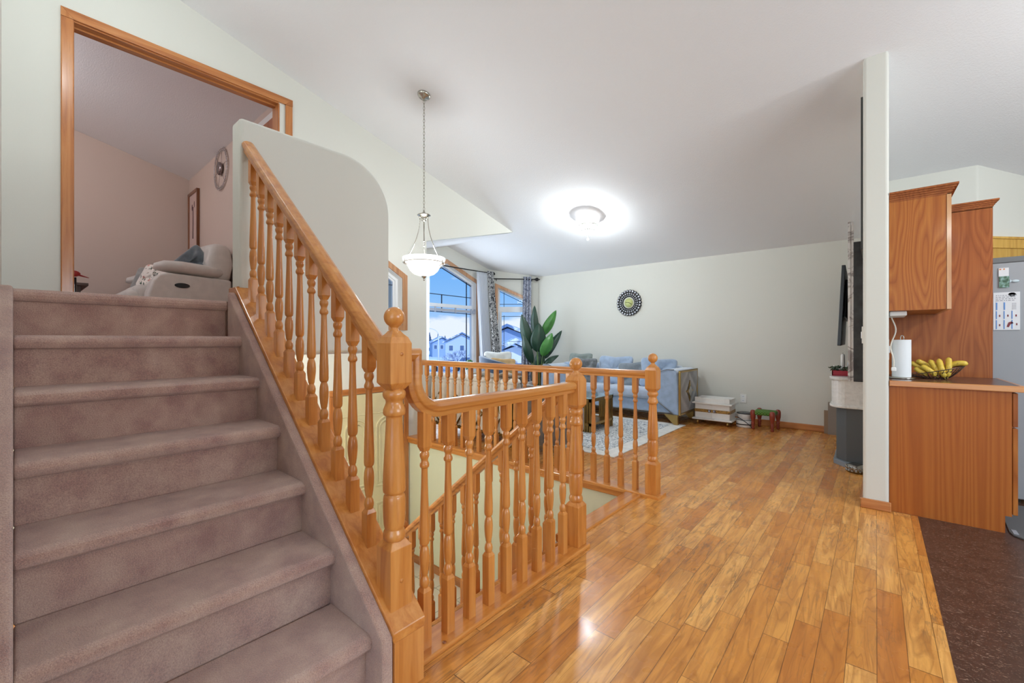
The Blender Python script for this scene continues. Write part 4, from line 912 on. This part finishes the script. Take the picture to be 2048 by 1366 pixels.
# wall outlet
t = thing('wall_outlet', 'white double socket plate low on the far wall above the trolley end', 'outlet', (-1.362,6.415,.335))
m = MB(); m.box((-1.40,6.411,.275),(-1.325,6.42,.395)); pl = m.build('plate', white_p, t, mod=bevm(.003))
for z in (.308, .362): m = MB(); m.box((-1.378,6.4085,z-.017),(-1.347,6.412,z+.017)); sk = m.build('socket', white_trim, pl); m = MB(); m.box((-1.371,6.407,z-.006),(-1.368,6.409,z+.008)); m.box((-1.357,6.407,z-.006),(-1.354,6.409,z+.008)); m.build('slot', black, sk) if False else m.build('slot', black, pl)
# white trolley chest
t = thing('trolley', 'white painted chest on gold castors with a carved gold band', 'trolley', (-1.64, 6.13, 0))
x0, x1, y0, y1 = -1.86, -1.43, 5.99, 6.27
m = MB(); m.box((x0,y0,.085),(x1,y1,.30)); m.box((x0-.03,y0-.03,.065),(x1+.03,y1+.03,.085)); bd = m.build('body', white_p, t, mod=bevm(.004))
m = MB(); m.box((x0-.03,y0-.03,.275),(x1+.03,y1+.03,.295)); m.build('top_board', white_p, t, mod=bevm(.004))
m = MB(); m.box((x0,y0,.295),(x1,y0+.015,.345)); m.box((x0,y1-.015,.295),(x1,y1,.355)); m.box((x0,y0,.295),(x0+.015,y1,.35)); m.box((x1-.015,y0,.295),(x1,y1,.35)); m.box((x0,y0-.008,.30),(x0+.07,y0+.02,.36)); m.box((x1-.07,y0-.008,.30),(x1,y0+.02,.36)); m.box((x0,y0,.345),(x1,y1,.351)); m.build('gallery', white_p, t, mod=bevm(.004))
band = pattern_mat('gold_ornament', rgb(92,70,38), rgb(196,150,74), 26)
m = MB(); m.box((x0-.003,y0-.004,.165),(x1+.004,y1,.205)); m.build('ornament_band', band, bd)
for i, (a, b) in enumerate(((x0+.006,(x0+x1)/2-.002),((x0+x1)/2+.002,x1-.006))):
    m = MB(); m.box((a,y0-.003,.09),(b,y0+.002,.163)); m.box((a,y0-.003,.207),(b,y0+.002,.272)); dr = m.build('door', white_p, t, mod=bevm(.002))
    kx = (x0+x1)/2+(-.03 if i == 0 else .03); m = MB(); m.lathe([(0,-.022),(.014,-.018),(.018,-.008),(.012,0),(0,0)], (kx,y0-.004,.185), 14, 'Y'); m.build('knob', mat('painted_knob', rgb(96,104,140), .3), dr)
    m = MB(); m.sphere((kx,y0-.024,.185), .008, 8); m.build('knob_centre', white_p, dr)
for x in (x0+.03, x1-.03):
    for y in (y0+.03, y1-.03): m = MB(); m.lathe([(0,-.014),(.026,-.014),(.032,-.006),(.032,.006),(.026,.014),(0,.014)], (x,y,.032), 18, 'X'); m.box((x-.008,y-.008,.045),(x+.008,y+.008,.068)); m.build('castor', gold, t)
# white slow cooker / bucket
t = thing('bucket', 'white two tier tub with black rim between the trolley and stool', 'bucket', (-1.295, 6.17, 0))
m = MB(); m.lathe([(0,0),(.090,0),(.098,.01),(.098,.09),(.090,.098),(.07,.10),(0,.10)], (-1.295,6.17,0), 28); m.build('base', white_p, t)
m = MB(); m.lathe([(0,.10),(.05,.10),(.075,.12),(.088,.175),(.082,.178),(.06,.13),(0,.12)], (-1.295,6.17,0), 28); m.build('bowl', white_p, t)
m = MB(); m.lathe([(.090,.173),(.094,.178),(.094,.186),(.084,.188),(.05,.184),(.02,.19),(0,.191)], (-1.295,6.17,0), 28); m.build('lid', mat('dark_lid', rgb(60,60,64), .25), t)
m = MB(); m.lathe([(.0985,.035),(.0995,.038),(.0995,.045),(.0985,.048)], (-1.295,6.17,0), 28); m.lathe([(.0915,.092),(.099,.094),(.0915,.098)], (-1.295,6.17,0), 28); m.build('band', rodm, t)
m = MB(); m.tube([(-1.36,6.09,.13),(-1.31,6.066,.11),(-1.25,6.067,.07),(-1.19,6.06,.02)], .0045, 6); m.build('cord', black, t)
# painted stool
t = thing('stool', 'low red turned stool with woven green seat before the far wall', 'stool', (-1.07, 6.17, 0))
red = mat('red_lacquer', rgb(140,52,34), .35, coat=.4); wov = mat('green_weave', rgb(78,122,40), .8)
b = N(wov, 'ShaderNodeTexChecker'); b.inputs['Scale'].default_value = 60; b.inputs['Color1'].default_value = rgb(96,140,44); b.inputs['Color2'].default_value = rgb(44,74,34); L(wov, coords(wov), b.inputs['Vector']); setc(wov, b.outputs[0])
for i, (x, y) in enumerate(((-1.18,6.07),(-.965,6.04),(-1.15,6.30),(-.94,6.28))):
    m = MB(); m.lathe([(0,0),(.016,0),(.02,.015),(.014,.03),(.022,.045),(.016,.06),(.024,.075),(.017,.09),(.021,.11),(.024,.13),(.030,.15),(.032,.21),(.028,.232),(.016,.244),(0,.246)], (x,y,0), 14); m.build('leg', red, t)
m = MB(); m.box((-1.18,6.05,.185),(-.94,6.295,.232), bev=.012); m.build('seat', wov, t)
# cardboard panels leaning by the media console
m = MB(); m.box((-.475,6.345,0),(-.40,6.36,.28)); tag(m.build('cardboard_panel', mat('brown_card', rgb(146,122,102), .8)), 'small brown card panel leaning on the far wall in the corner', 'panel')
m = MB(); m.box((-.435,6.315,0),(-.20,6.335,.385)); tag(m.build('cardboard_panel', mat('taupe_card', rgb(142,132,124), .7)), 'taller taupe card panel standing in front of the small brown one', 'panel')
# media wall
t = thing('television', 'black wall mounted television tilted forward above the white console', 'television', (-.25, 5.2, 1.4))
TM = Matrix.Translation((-.235,5.21,1.42)) @ Matrix.Rotation(.045, 4, 'Y') @ Matrix.Rotation(.02, 4, 'Z')
m = MB(); m.box((-.015,-.61,-.345),(.012,.61,.345), TM, .004); scr = m.build('screen', black, t)
m = MB(); m.prism([(-.50,-.10),(.50,-.10),(.35,.25),(-.35,.25)], .01, .035, TM @ Matrix(((0,0,1,0),(1,0,0,0),(0,1,0,0),(0,0,0,1)))); m.build('rear_housing', black, t, mod=bevm(.01))
m = MB(); m.box((-.20,5.05,1.30),(-.066,5.35,1.50)); m.build('mount', rodm, t)
marble = mat('white_marble', rgb(212,208,204), .3); setc(marble, cramp(marble, noise(marble, coords(marble), 7, 6, .6, 1.5), [(.42, rgb(150,140,136)), (.5, rgb(216,212,208))]))
m = MB(); m.box((-.168,4.28,.80),(-.150,4.30,2.055)); m.box((-.146,4.28,.80),(-.132,4.31,2.055)); m.box((-.15,4.285,.80),(-.146,4.30,2.03)); tag(m.build('wall_panel', marble, None, mod=BEV), 'narrow white marble edge strip of the television wall', 'panel')
dkp = fabric('charcoal_panel', rgb(62,64,66), .8, .2, .25)
m = MB(); m.box((-.132,4.24,.80),(-.067,6.38,1.885)); tag(m.build('wall_panel', dkp, None, mod=BEV), 'dark charcoal upholstered panel behind the television', 'panel')
m = MB(); m.box((-.079,3.80,1.75),(-.0665,4.24,2.80)); tag(m.build('wall_panel', mat('black_panel', rgb(54,56,56), .5), None, mod=BEV), 'tall thin dark panel edge high up beside the white column', 'panel')
t = thing('media_console', 'white floating console with rounded corner under the television', 'console', (-.2, 5.2, .52))
wg = oak('white_wash_wood', rgb(226,224,220), rgb(214,212,208), rgb(196,194,190), axis='Y', coat=0)
pl_ = [(-.067,4.76)]+[(-.20-.125*math.sin(a), 4.90-.14*math.cos(a)) for a in [PI/2*k/8 for k in range(9)]]+[(-.325,6.1),(-.067,6.1)]
m = MB(); m.prism([(x+.014 if x < -.07 else x, y+.012) for x, y in pl_], .545, .765); m.build('body', wg, t)
m = MB(); m.prism(pl_, .765, .795); m.build('top', wg, t, mod=bevm(.006)); m = MB(); m.prism(pl_, .52, .545); m.build('bottom_shelf', wg, t, mod=bevm(.006))
t = thing('floor_cabinet', 'dark grey cabinet on the wood floor below the white console', 'cabinet', (-.18, 5.0, 0))
pc = [(-.067,4.78),(-.20,4.80),(-.275,4.90),(-.282,5.35),(-.067,5.35)]
m = MB(); m.prism(pc, .045, .518); m.build('body', mat('charcoal_laminate', rgb(78,82,84), .45), t, mod=BEV)
m = MB(); m.prism([(-.067,4.74),(-.20,4.755),(-.295,4.88),(-.30,5.37),(-.067,5.37)], 0, .045); m.build('plinth', mat('slate_plinth', rgb(120,128,136), .4), t, mod=BEV)
t = thing('trinket_box', 'round silver studded trinket box on the dark cabinet plinth', 'box', (-.115, 4.63, 0))
m = MB(); m.lathe([(0,0),(.06,0),(.068,.02),(.068,.055),(.055,.068),(0,.07)], (-.125,4.65,0), 24)
for k in range(16):
    a = 2*PI*k/16
    for z in (.018, .045): m.sphere((-.125+.068*math.cos(a), 4.65+.068*math.sin(a), z), .010, 8)
m.build('body', mat('dark_silver', rgb(150,146,140), .2, .95), t)
# things on the console
t = thing('tray', 'red rectangular tray holding a green wreath on the white console', 'tray', (-.235, 4.98, .795))
m = MB(); m.box((-.31,4.93,.796),(-.14,5.15,.803)); 
for a, b in (((-.31,4.93),(-.14,4.938)),((-.31,5.142),(-.14,5.15)),((-.31,4.93),(-.302,5.15)),((-.148,4.93),(-.14,5.15))): m.box((*a,.80),(*b,.842))
m.build('body', mat('red_tray', rgb(178,34,52), .45), t)
t = thing('wreath', 'small dark green leafy wreath with white berries in the red tray', 'wreath', (-.225, 5.02, .84))
m = MB(); rb = random.Random(5); wb = MB()
for k in range(90):
    a = rb.random()*2*PI; rr = .075+rb.uniform(-.022,.022); c = (-.225+rr*math.cos(a)*1.15, 5.04+rr*math.sin(a), .855+rb.uniform(-.012,.022))
    m.sphere((0,0,0), .018, 6, (1,.45,.25), Matrix.Translation(c) @ Matrix.Rotation(rb.random()*6, 4, 'Z') @ Matrix.Rotation(rb.uniform(-.8,.8), 4, 'Y'))
    if k % 9 == 0: wb.sphere((c[0],c[1],c[2]+.012), .007, 8)
m.build('leaves', mat('wreath_green', rgb(52,74,48), .6), t); wb.build('berries', white_p, t)
t = thing('candle', 'slim white taper candle rising from the green wreath', 'candle', (-.24, 5.08, .80))
m = MB(); m.lathe([(0,.803),(.017,.803),(.016,.98),(.010,.992),(0,.994)], (-.235,5.05,0), 14); m.build('wax', white_p, t)
m = MB(); m.tube([(-.235,5.05,.99),(-.234,5.05,1.006)], .0015, 5); m.build('wick', black, t)
t = thing('ornament', 'clear blue glass ornament beside the candle on the console', 'ornament', (-.185, 5.22, .795))
bg_ = mat('blue_glass', rgb(176,200,226), .08, 0, coat=1)
m = MB(); m.lathe([(0,.796),(.03,.796),(.034,.81),(.015,.83),(.03,.87),(.034,.90),(.02,.94),(.012,.96),(0,.965)], (-.175,5.2,0), 16); m.build('body', bg_, t)
t = thing('router', 'small black box with thin folded cables on the console end', 'router', (-.11, 4.90, .795))
m = MB(); m.box((-.145,4.84,.796),(-.08,5.0,.83), bev=.008); m.build('body', black, t)
m = MB(); m.tube([(-.14,4.88,.83),(-.135,4.9,.90),(-.10,4.9,.85),(-.09,4.88,.83)], .004, 6); m.tube([(-.13,4.95,.83),(-.125,4.95,.92),(-.09,4.95,.88)], .004, 6); m.build('cable', black, t)
# ------------------------------------------------------------------ kitchen
t = thing('base_cabinet', 'oak veneer base cabinet with plain end panel beside the white column', 'cabinet', (.34, 4.1, 0))
m = MB(); m.prism([(.067,0),(.572,0),(.572,.10),(.598,.10),(.598,.823),(.067,.823)], 3.745, 4.44, plane='XZ'); m.build('body', veneer_s, t)
m = MB(); m.box((.601,3.75,.62),(.622,4.43,.815)); dw = m.build('drawer', veneer_d, t, mod=BEV)
m = MB(); m.box((.601,3.75,.11),(.622,4.43,.61)); m.build('door', veneer_m, t, mod=BEV)
lam = mat('brown_laminate', rgb(96,62,50), .25); f = noise(lam, coords(lam), 60, 4); setc(lam, cramp(lam, f, [(.4, rgb(84,54,44)), (.6, rgb(106,72,58))]))
t = thing('countertop', 'dark brown laminate countertop with oak front edge', 'countertop', (.34, 4.1, .825))
m = MB(); m.box((.067,3.742,.824),(.632,4.445,.857)); m.build('slab', lam, t)
m = MB(); m.box((.067,3.720,.823),(.640,3.742,.858)); m.box((.632,3.742,.823),(.650,4.445,.858)); m.build('edge', oak_x, t, mod=BEV)
def crown(m, x1, y0, y1, z0, z1, ov):
    n = 5
    for k in range(n):
        a = ov*(k/(n-1))**1.3; za = z0+(z1-z0)*k/n; zb = z0+(z1-z0)*(k+1)/n
        m.box((.067,y0-a,za),(x1+a,y1,zb))
t = thing('wall_cabinet', 'oak wall cabinet with crown moulding hanging right of the white column', 'cabinet', (.2, 4.1, 1.31))
m = MB(); m.box((.067,3.75,1.315),(.333,4.44,2.03)); m.build('body', veneer_m, t)
m = MB(); m.box((.334,3.748,1.315),(.354,4.44,2.03)); m.build('face_frame', oak('light_frame', rgb(214,160,104), rgb(202,144,88), rgb(176,112,62)), t)
m = MB(); crown(m, .354, 3.748, 4.44, 2.025, 2.085, .03); m.build('crown', veneer_d, t)
t = thing('fridge_enclosure', 'tall oak panel with crown moulding closing the side of the fridge', 'panel', (.34, 4.46, .86))
m = MB(); m.box((.067,4.447,.0),(.622,4.472,2.055)); m.build('board', veneer_d, t)
m = MB(); crown(m, .622, 4.447, 4.472, 2.05, 2.105, .028); m.build('crown', veneer_d, t)
gry = mat('fridge_grey', rgb(150,152,156), .5, 0.1); gry2 = mat('fridge_cap', rgb(104,106,108), .5)
t = thing('refrigerator', 'grey refrigerator side with magnets and papers past the oak panel', 'refrigerator', (.45, 4.85, 0))
m = MB(); m.box((.08,4.482,.03),(.80,5.22,1.66)); bd = m.build('body', gry, t, mod=bevm(.006))
m = MB(); m.box((.08,4.480,1.66),(.81,5.22,1.70)); m.build('top_cap', gry2, t, mod=bevm(.006)); m = MB(); m.box((.12,4.52,0),(.76,5.2,.03)); m.build('base_grille', black, t)
m = MB(); m.box((.802,4.485,.06),(.86,5.22,1.655)); m.build('door', gry, t, mod=bevm(.01))
FY = 4.478
pap = mat('paper', rgb(214,216,220), .7); blu = mat('blue_print', rgb(96,140,200), .7); ink = mat('grey_print', rgb(150,152,160), .7)
t = thing('wall_calendar', 'white paper calendar sheet with blue columns on the fridge side', 'calendar', (.70, FY, 1.3))
m = MB(); m.box((.628,FY-.002,1.193),(.751,FY+.003,1.455)); m.build('sheet', pap, t)
m = MB()
for x in (.640, .676, .712):
    m.box((x,FY-.0035,1.200),(x+.005,FY-.001,1.262)); m.box((x,FY-.0035,1.270),(x+.005,FY-.001,1.325))
    if x < .70: m.box((x,FY-.0035,1.333),(x+.007,FY-.001,1.385))
m.build('column', blu, t)
m = MB(); rc = random.Random(2)
for r_ in range(4):
    x = .640
    while x < .73: w = rc.uniform(.004,.014); m.box((x,FY-.003,1.395+.012*r_),(x+w,FY-.001,1.400+.012*r_)); x += w+.005
for r_ in range(6):
    for x in (.715,.722,.729): m.box((x,FY-.003,1.335+.008*r_),(x+.004,FY-.001,1.339+.008*r_))
m.build('print', ink, t)
m = MB(); m.prism([(.690,1.215),(.698,1.245),(.712,1.252),(.722,1.240),(.708,1.232),(.700,1.212)], FY-.0035, FY-.001, plane='XZ')
for x, z in ((.655,1.285),(.693,1.285),(.655,1.22),(.73,1.285),(.733,1.225)): m.box((x,FY-.0035,z),(x+.006,FY-.001,z+.014))
m.build('picture', mat('maroon_print', rgb(120,52,60), .7), t)
t = tag(MB().lathe([(0,-.006),(.016,-.005),(.018,0),(0,0)], seg=20, M=Matrix.Translation((.715,FY-.002,1.438)) @ Matrix.Rotation(-PI/2, 4, 'X') @ Matrix.Diagonal((1,.75,-1,1))).build('magnet', mat('dark_magnet', rgb(82,84,84), .4)), 'oval dark grey magnet holding the top of the calendar', 'magnet')
t = thing('magnet', 'photo card magnet with white top and green landscape on the fridge', 'magnet', (.68, FY, 1.58))
m = MB(); m.box((.653,FY-.003,1.566),(.700,FY,1.625)); m.build('caption', pap, t); m = MB(); m.box((.655,FY-.004,1.488),(.702,FY-.0005,1.567)); ph = m.build('photo', mat('landscape', rgb(60,92,70), .4), t)
pm = ph.data.materials[0]; setc(pm, cramp(pm, noise(pm, coords(pm), 50, 3), [(.35, rgb(40,70,50)), (.5, rgb(96,130,110)), (.7, rgb(150,180,190))]))
m = MB(); m.box((.656,FY-.0036,1.612),(.665,FY-.001,1.620)); m.box((.674,FY-.0036,1.612),(.682,FY-.001,1.620)); m.build('mark', mat('orange_print', rgb(206,120,60), .6), t)
m = MB(); m.sphere((0,0,0), .018, 12, (1,.18,.5), Matrix.Translation((.730,FY-.003,1.530))); m.prism([(.705,1.543),(.716,1.530),(.703,1.520)], FY-.006, FY, plane='XZ'); tag(m.build('magnet', mat('pale_fish', rgb(190,206,214), .4)), 'pale blue fish shaped magnet on the grey fridge', 'magnet')
# pantry door on the angled wall
MP = Matrix.Translation((.655,5.3,0)) @ Matrix.Rotation(PI/4, 4, 'Z')
struct(link('wall_pantry', poly_mesh([(0,-.01),(1.5,-.01),(1.5,2.02),(0,2.02)], [], .1, MP @ MY(.07)), wall_m))
m = MB(); m.box((.067,5.30,0),(.655,5.40,2.0)); struct(m.build('wall_fridge_back', wall_m))
yel = oak('pale_oak', rgb(224,182,100), rgb(212,166,80), rgb(190,140,62))
m = MB(); m.box((.12,-.02,0),(.92,.02,1.90), MP); d3 = struct(m.build('door_3', yel, mod=BEV))
m = MB(); m.box((.05,-.012,0),(.12,.02,1.90), MP); m.box((.92,-.012,0),(.99,.02,1.90), MP); m.box((.03,-.03,1.90),(1.01,.02,1.985), MP); m.box((.02,-.04,1.975),(1.02,.02,1.995), MP); m.build('door_casing', yel, d3, mod=BEV)
# under-cabinet lamp and its cord
t = thing('cabinet_light', 'white light bar under the wall cabinet with a dangling white cord', 'lamp', (.11, 3.9, 1.30))
m = MB(); m.box((.070,3.80,1.283),(.155,4.10,1.314), bev=.006); m.build('housing', white_p, t)
m = MB(); m.tube([(.086+.016*math.sin(2*PI*(1.285-z)/.26-.6)*max(0, 1-((1.17-z)/.22)**2)+.006*(1.285-z)/.35, 3.90-.035*(1.285-z)/.35, z) for z in [1.285-.35*k/20 for k in range(21)]], .0042, 8); m.build('cord', mat('ivory_cord', rgb(222,214,200), .5), t)
m = MB(); m.box((.079,3.855,.912),(.105,3.875,.94), bev=.006); m.build('plug', white_p, t)
t = thing('light_switch', 'white switch plate on the column side behind the paper towel', 'switch', (.068, 4.15, 1.06))
m = MB(); m.box((.0655,4.10,.98),(.073,4.22,1.13)); m.build('plate', white_p, t, mod=bevm(.003)); m = MB(); m.box((.072,4.145,1.03),(.079,4.175,1.08)); m.build('rocker', white_trim, t)
m = MB(); m.box((-.073,3.76,1.10),(-.066,3.83,1.215)); t = tag(m.build('light_switch', white_p, None, mod=bevm(.002)), 'white switch plate on the living room side edge of the column', 'switch')
m = MB(); m.box((-.078,3.785,1.135),(-.073,3.805,1.18)); m.build('rocker', white_trim, t)
# paper towel on its stand
t = thing('paper_towel', 'white paper towel roll on a chrome stand at the left end of the counter', 'paper towel', (.135, 4.0, .857))
m = MB(); m.lathe([(0,.858),(.068,.858),(.072,.862),(.068,.867),(0,.867)], (.137,4.0,0), 28); m.build('stand_base', chrome, t)
m = MB(); m.lathe([(.018,.868),(.050,.868),(.0505,.872),(.0505,1.122),(.050,1.125),(.018,1.125)], (.135,4.0,0), 32); m.build('roll', mat('white_paper', rgb(232,234,236), .9), t)
m = MB(); m.tube([(.13,4.0,.865),(.13,4.0,1.14),(.134,4.0,1.153),(.139,4.0,1.156),(.145,4.0,1.150),(.147,4.0,1.14),(.147,4.0,1.12)], .0028, 8); m.build('stand_loop', chrome, t)
# wire fruit basket and bananas
BX, BY = .305, 4.12
t = thing('fruit_basket', 'dark wire fruit basket tipped up at the right on the brown counter', 'basket', (BX, BY, .857))
def rim(a, k):   # k 0 bottom .. 1 rim
    rr = .055+.085*k; return Vector((BX+rr*math.cos(a)*1.05, BY+rr*math.sin(a)*.75, .860+k**1.5*(.052+.038*math.cos(a))))
m = MB()
for k, w in ((0,.0025),(1,.003)): m.tube([rim(2*PI*i/40, k) for i in range(40)], w, 6, True)
for i in range(34):
    a = 2*PI*i/34; m.tube([rim(a, q/5) for q in range(6)], .0019, 5)
for q in (.3, .6, .8): m.tube([rim(2*PI*i/40, q) for i in range(40)], .0013, 5, True)
m.build('wires', mat('dark_wire', rgb(92,76,70), .3, .8), t)
ban = mat('banana_skin', rgb(214,178,60), .5); bz = noise(ban, coords(ban), 18, 4); setc(ban, cramp(ban, bz, [(.3, rgb(176,160,60)), (.5, rgb(220,184,66)), (.62, rgb(226,194,80)), (.72, rgb(150,108,46))]))
def banana(label, pts, r=.0165):
    P = [Vector(p) for p in pts]; c = []
    for k in range(13):
        u = k/12; c.append(P[0]*(1-u)**2+P[1]*2*u*(1-u)+P[2]*u*u)
    rs = [r*(.28 if k == 0 else .30 if k == 12 else min(1, .45+1.6*math.sin(PI*k/12))) for k in range(13)]
    t = thing('banana', label, 'banana', tuple(c[6]), group='bananas in the wire basket')
    m = MB(); m.tube(c, rs, 7); m.build('skin', ban, t)
    d = (c[0]-c[1]).normalized(); m = MB(); m.tube([c[0], c[0]+d*.014], [r*.28, r*.2], 6); m.build('stem', mat('banana_stem', rgb(120,104,50), .7) if 'banana_stem' not in bpy.data.materials else bpy.data.materials['banana_stem'], t)
banana('upright banana just left of the one sticking out right', ((.365,4.06,.875),(.375,4.06,.95),(.372,4.09,1.005)))
banana('tall banana second from the upright one, curving to its left', ((.350,4.05,.872),(.335,4.05,.93),(.325,4.09,.995)))
banana('short banana leaning left in the middle of the basket', ((.330,4.07,.885),(.305,4.07,.94),(.282,4.10,.985)))
banana('ripe banana sticking out over the right basket rim', ((.350,4.12,.93),(.41,4.10,.985),(.462,4.09,.962)), .018)
banana('banana behind the paper towel, highest of the left pair', ((.300,4.14,.915),(.255,4.12,.965),(.215,4.12,.978)))
banana('banana lying low in front at the left of the basket', ((.310,4.05,.880),(.275,4.04,.925),(.235,4.06,.945)))
banana('banana touching the paper towel at the far left', ((.275,4.15,.90),(.22,4.13,.945),(.185,4.13,.965)))
banana('small green tinged banana lowest at the left basket side', ((.270,4.07,.880),(.235,4.06,.905),(.205,4.07,.930)))
t = thing('floor_mat', 'dark grey mat corner on the kitchen floor by the cabinet toe kick', 'mat', (.9, 4.0, 0))
m = MB(); m.prism([(.59,3.765),(.60,3.71),(.70,3.60),(1.5,3.60),(1.5,4.4),(.63,4.4)], .001, .010); m.build('body', mat('grey_rubber', rgb(92,92,94), .6), t, mod=BEV)
m = MB(); m.box((.602,3.725,.010),(.622,3.80,.0125)); m.build('grille', ink, t)

# ------------------------------------------------------------------ outdoors
snow = mat('snow', rgb(236,242,250), .8); setc(snow, cramp(snow, noise(snow, coords(snow), .25, 5), [(.35, rgb(206,222,244)), (.55, rgb(240,244,250))]))
m = MB(); m.box((-170,-60,-2.9),(-6.3,200,-2.6)); g = m.build('ground', snow); struct(g)
m = MB(); m.box((-32,-60,-2.62),(-22,200,-2.57)); o = m.build('road', mat('wet_road', rgb(150,164,190), .5)); struct(o)
DX = lambda u: -.649+(u-1024)/852*.760
DY = lambda u: .760+(u-1024)/852*.649
sid = mat('blue_siding', rgb(150,176,214), .7); sid2 = mat('grey_siding', rgb(190,206,230), .7); roofm = mat('snowy_roof', rgb(120,146,186), .8)
setc(roofm, cramp(roofm, noise(roofm, coords(roofm), .9, 5, .6), [(.46, rgb(110,138,182)), (.56, rgb(236,242,250))])); dkw = mat('dark_window', rgb(90,112,150), .2); wfr = mat('white_siding', rgb(222,230,242), .7)
def house(label, cx, cy, w, d, zb, ze, zp, wallm, rot, wins=3):
    t = thing('house', label, 'house', (cx, cy, zb), rot, world=False)
    h = ze-zb; p_ = zp-zb
    m = MB(); m.prism([(-w/2,0),(w/2,0),(w/2,h),(0,p_-.15),(-w/2,h)], -d/2, d/2, plane='XZ'); m.build('walls', wallm, t)
    m = MB(); o_ = .5
    for s in (1,-1): m.prism([(0,p_),(s*(w/2+o_),h-.15),(s*(w/2+o_),h+.05),(0,p_+.25)], -d/2-.5, d/2+.5, plane='XZ')
    m.build('roof', roofm, t)
    for k in range(wins):
        x = -w/2+w*(k+.5)/wins
        m = MB(); m.box((x-.4,-d/2-.06,h-1.5),(x+.4,-d/2+.02,h-.5)); f = m.build('window', wfr, t); m = MB(); m.box((x-.32,-d/2-.09,h-1.42),(x+.32,-d/2-.05,h-.58)); m.build('pane', dkw, f)
    return t
ry = math.radians(49)
def house_at(label, u, px, ve, vp, k, wallm, turn=0.0, wins=3, dep=8):
    x, y = DX(u)*k, DY(u)*k; house(label, x, y, px*k/852, dep, -2.6, 1.12-(ve-681)/852*k, 1.12-(vp-681)/852*k, wallm, math.atan2(-DX(u), DY(u))+turn, wins)
house_at('grey gabled house with snowy roof behind the bare tree outside', 924, 62, 684, 668, 75, sid2)
house_at('wide low blue house left of the gabled house outside', 880, 36, 685, 675, 100, sid, .1)
house_at('small pale house with white roof at the far left outside', 851, 24, 691, 684, 120, wfr, .2)
house_at('blue house at the right edge of the tall window', 968, 26, 685, 672, 95, sid)
house_at('neighbouring blue grey house seen through the narrow window', 1024, 74, 673, 656, 42, sid, -.1)
house_at('low white garage with snow seen under the neighbouring house', 1026, 46, 700, 686, 22, wfr, .05, 2, 4)
t = thing('street_lamp', 'curved arm street lamp on a tall pale pole outside the bay window', 'street lamp', (DX(877)*40, DY(877)*40, -2.6))
bx, by = DX(877)*40, DY(877)*40
m = MB(); m.tube([(bx,by,-2.6),(bx,by,1.6)], [.09,.06], 8); m.build('pole', wfr, t)
m = MB(); m.tube([(bx-RT.x*.9*(1-math.cos(a)), by-RT.y*.9*(1-math.cos(a)), 1.6+.65*math.sin(a)) for a in [PI*.62*k/10 for k in range(11)]], .03, 6); m.build('arm', wfr, t)
def tree(label, u, k, h, seed, wid=1.0, depth=5, mm=None):
    rr = random.Random(seed); bx, by = DX(u)*k, DY(u)*k
    t = thing('bare_tree', label, 'tree', (bx, by, -2.6)); m = MB()
    def br(p, d, ln, r, n):
        q = p+d*ln; m.tube([p, q], [r, r*.65], 5)
        if n == 0: return
        for i in range(3 if n > 1 else 2):
            v = Vector((rr.uniform(-1,1)*wid, rr.uniform(-1,1)*wid, rr.uniform(.1,.9))).normalized(); br(q, (d*.55+v*.75).normalized(), ln*rr.uniform(.6,.8), r*.6, n-1)
    br(Vector((bx,by,-2.6)), Vector((0,0,1)), h*.30, h*.022, depth); m.build('branches', mm, t); return t
tw = mat('bare_twigs', rgb(120,132,170), .8)
tree('bare branching tree in front of the gabled house outside', 922, 44, 3.4, 4, 1.1, 5, tw)
tree('bushy leafless shrub left of the bare tree outside', 902, 50, 2.6, 9, 1.4, 5, tw)
tree('low leafless shrub by the street lamp base outside', 888, 46, 1.9, 12, 1.5, 5, tw)
dkt = mat('dark_conifer', rgb(74,96,124), .9)
def conifer(label, u, k, z1, w):
    bx, by = DX(u)*k, DY(u)*k; t = thing('conifer', label, 'tree', (bx, by, -2.6)); m = MB(); m.tube([(bx,by,-2.6),(bx,by,z1-1)], .15, 6); m.build('trunk', dkt, t)
    m = MB(); n = 6
    for i in range(n): z = -1.8+(z1+1.8)*i/n; m.lathe([(w*(1-i/n),z),(w*.35*(1-i/n),z+(z1+1.8)/n*1.25),(0,z+(z1+1.8)/n*1.4)], (bx,by,0), 9)
    m.build('foliage', dkt, t)
conifer('dark conifer on the skyline left of the street lamp', 859, 165, 4.0, 2.0)
conifer('slim conifer right behind the street lamp pole', 876, 130, 3.2, 1.2)
conifer('dark conifer on the skyline above the low blue house', 890, 150, 2.6, 1.6)
def car(label, u, k, z0, mm):
    cx, cy = DX(u)*k, DY(u)*k; t = thing('car', label, 'car', (cx, cy, z0), ry, world=False)
    m = MB(); m.box((-2.1,-.85,.25),(2.1,.85,.85), bev=.15); m.build('body', mm, t); m = MB(); m.prism([(-1.3,.8),(1.4,.8),(.9,1.35),(-.8,1.35)], -.75, .75, plane='XZ'); m.build('cabin', dkw, t, mod=bevm(.05)); m = MB(); m.box((-.85,-.7,1.34),(.9,.7,1.42), bev=.03); m.build('roof', snow, t)
    for x in (-1.3, 1.3):
        for y in (-.85, .85): m = MB(); m.lathe([(0,-.1),(.32,-.1),(.32,.1),(0,.1)], (x,y,.32), 16, 'Y'); m.build('wheel', black, t)
car('snow topped parked car at the left outside the bay window', 893, 52, -2.58, wfr)
car('snow topped parked car at the right outside the bay window', 936, 60, -2.58, sid2)
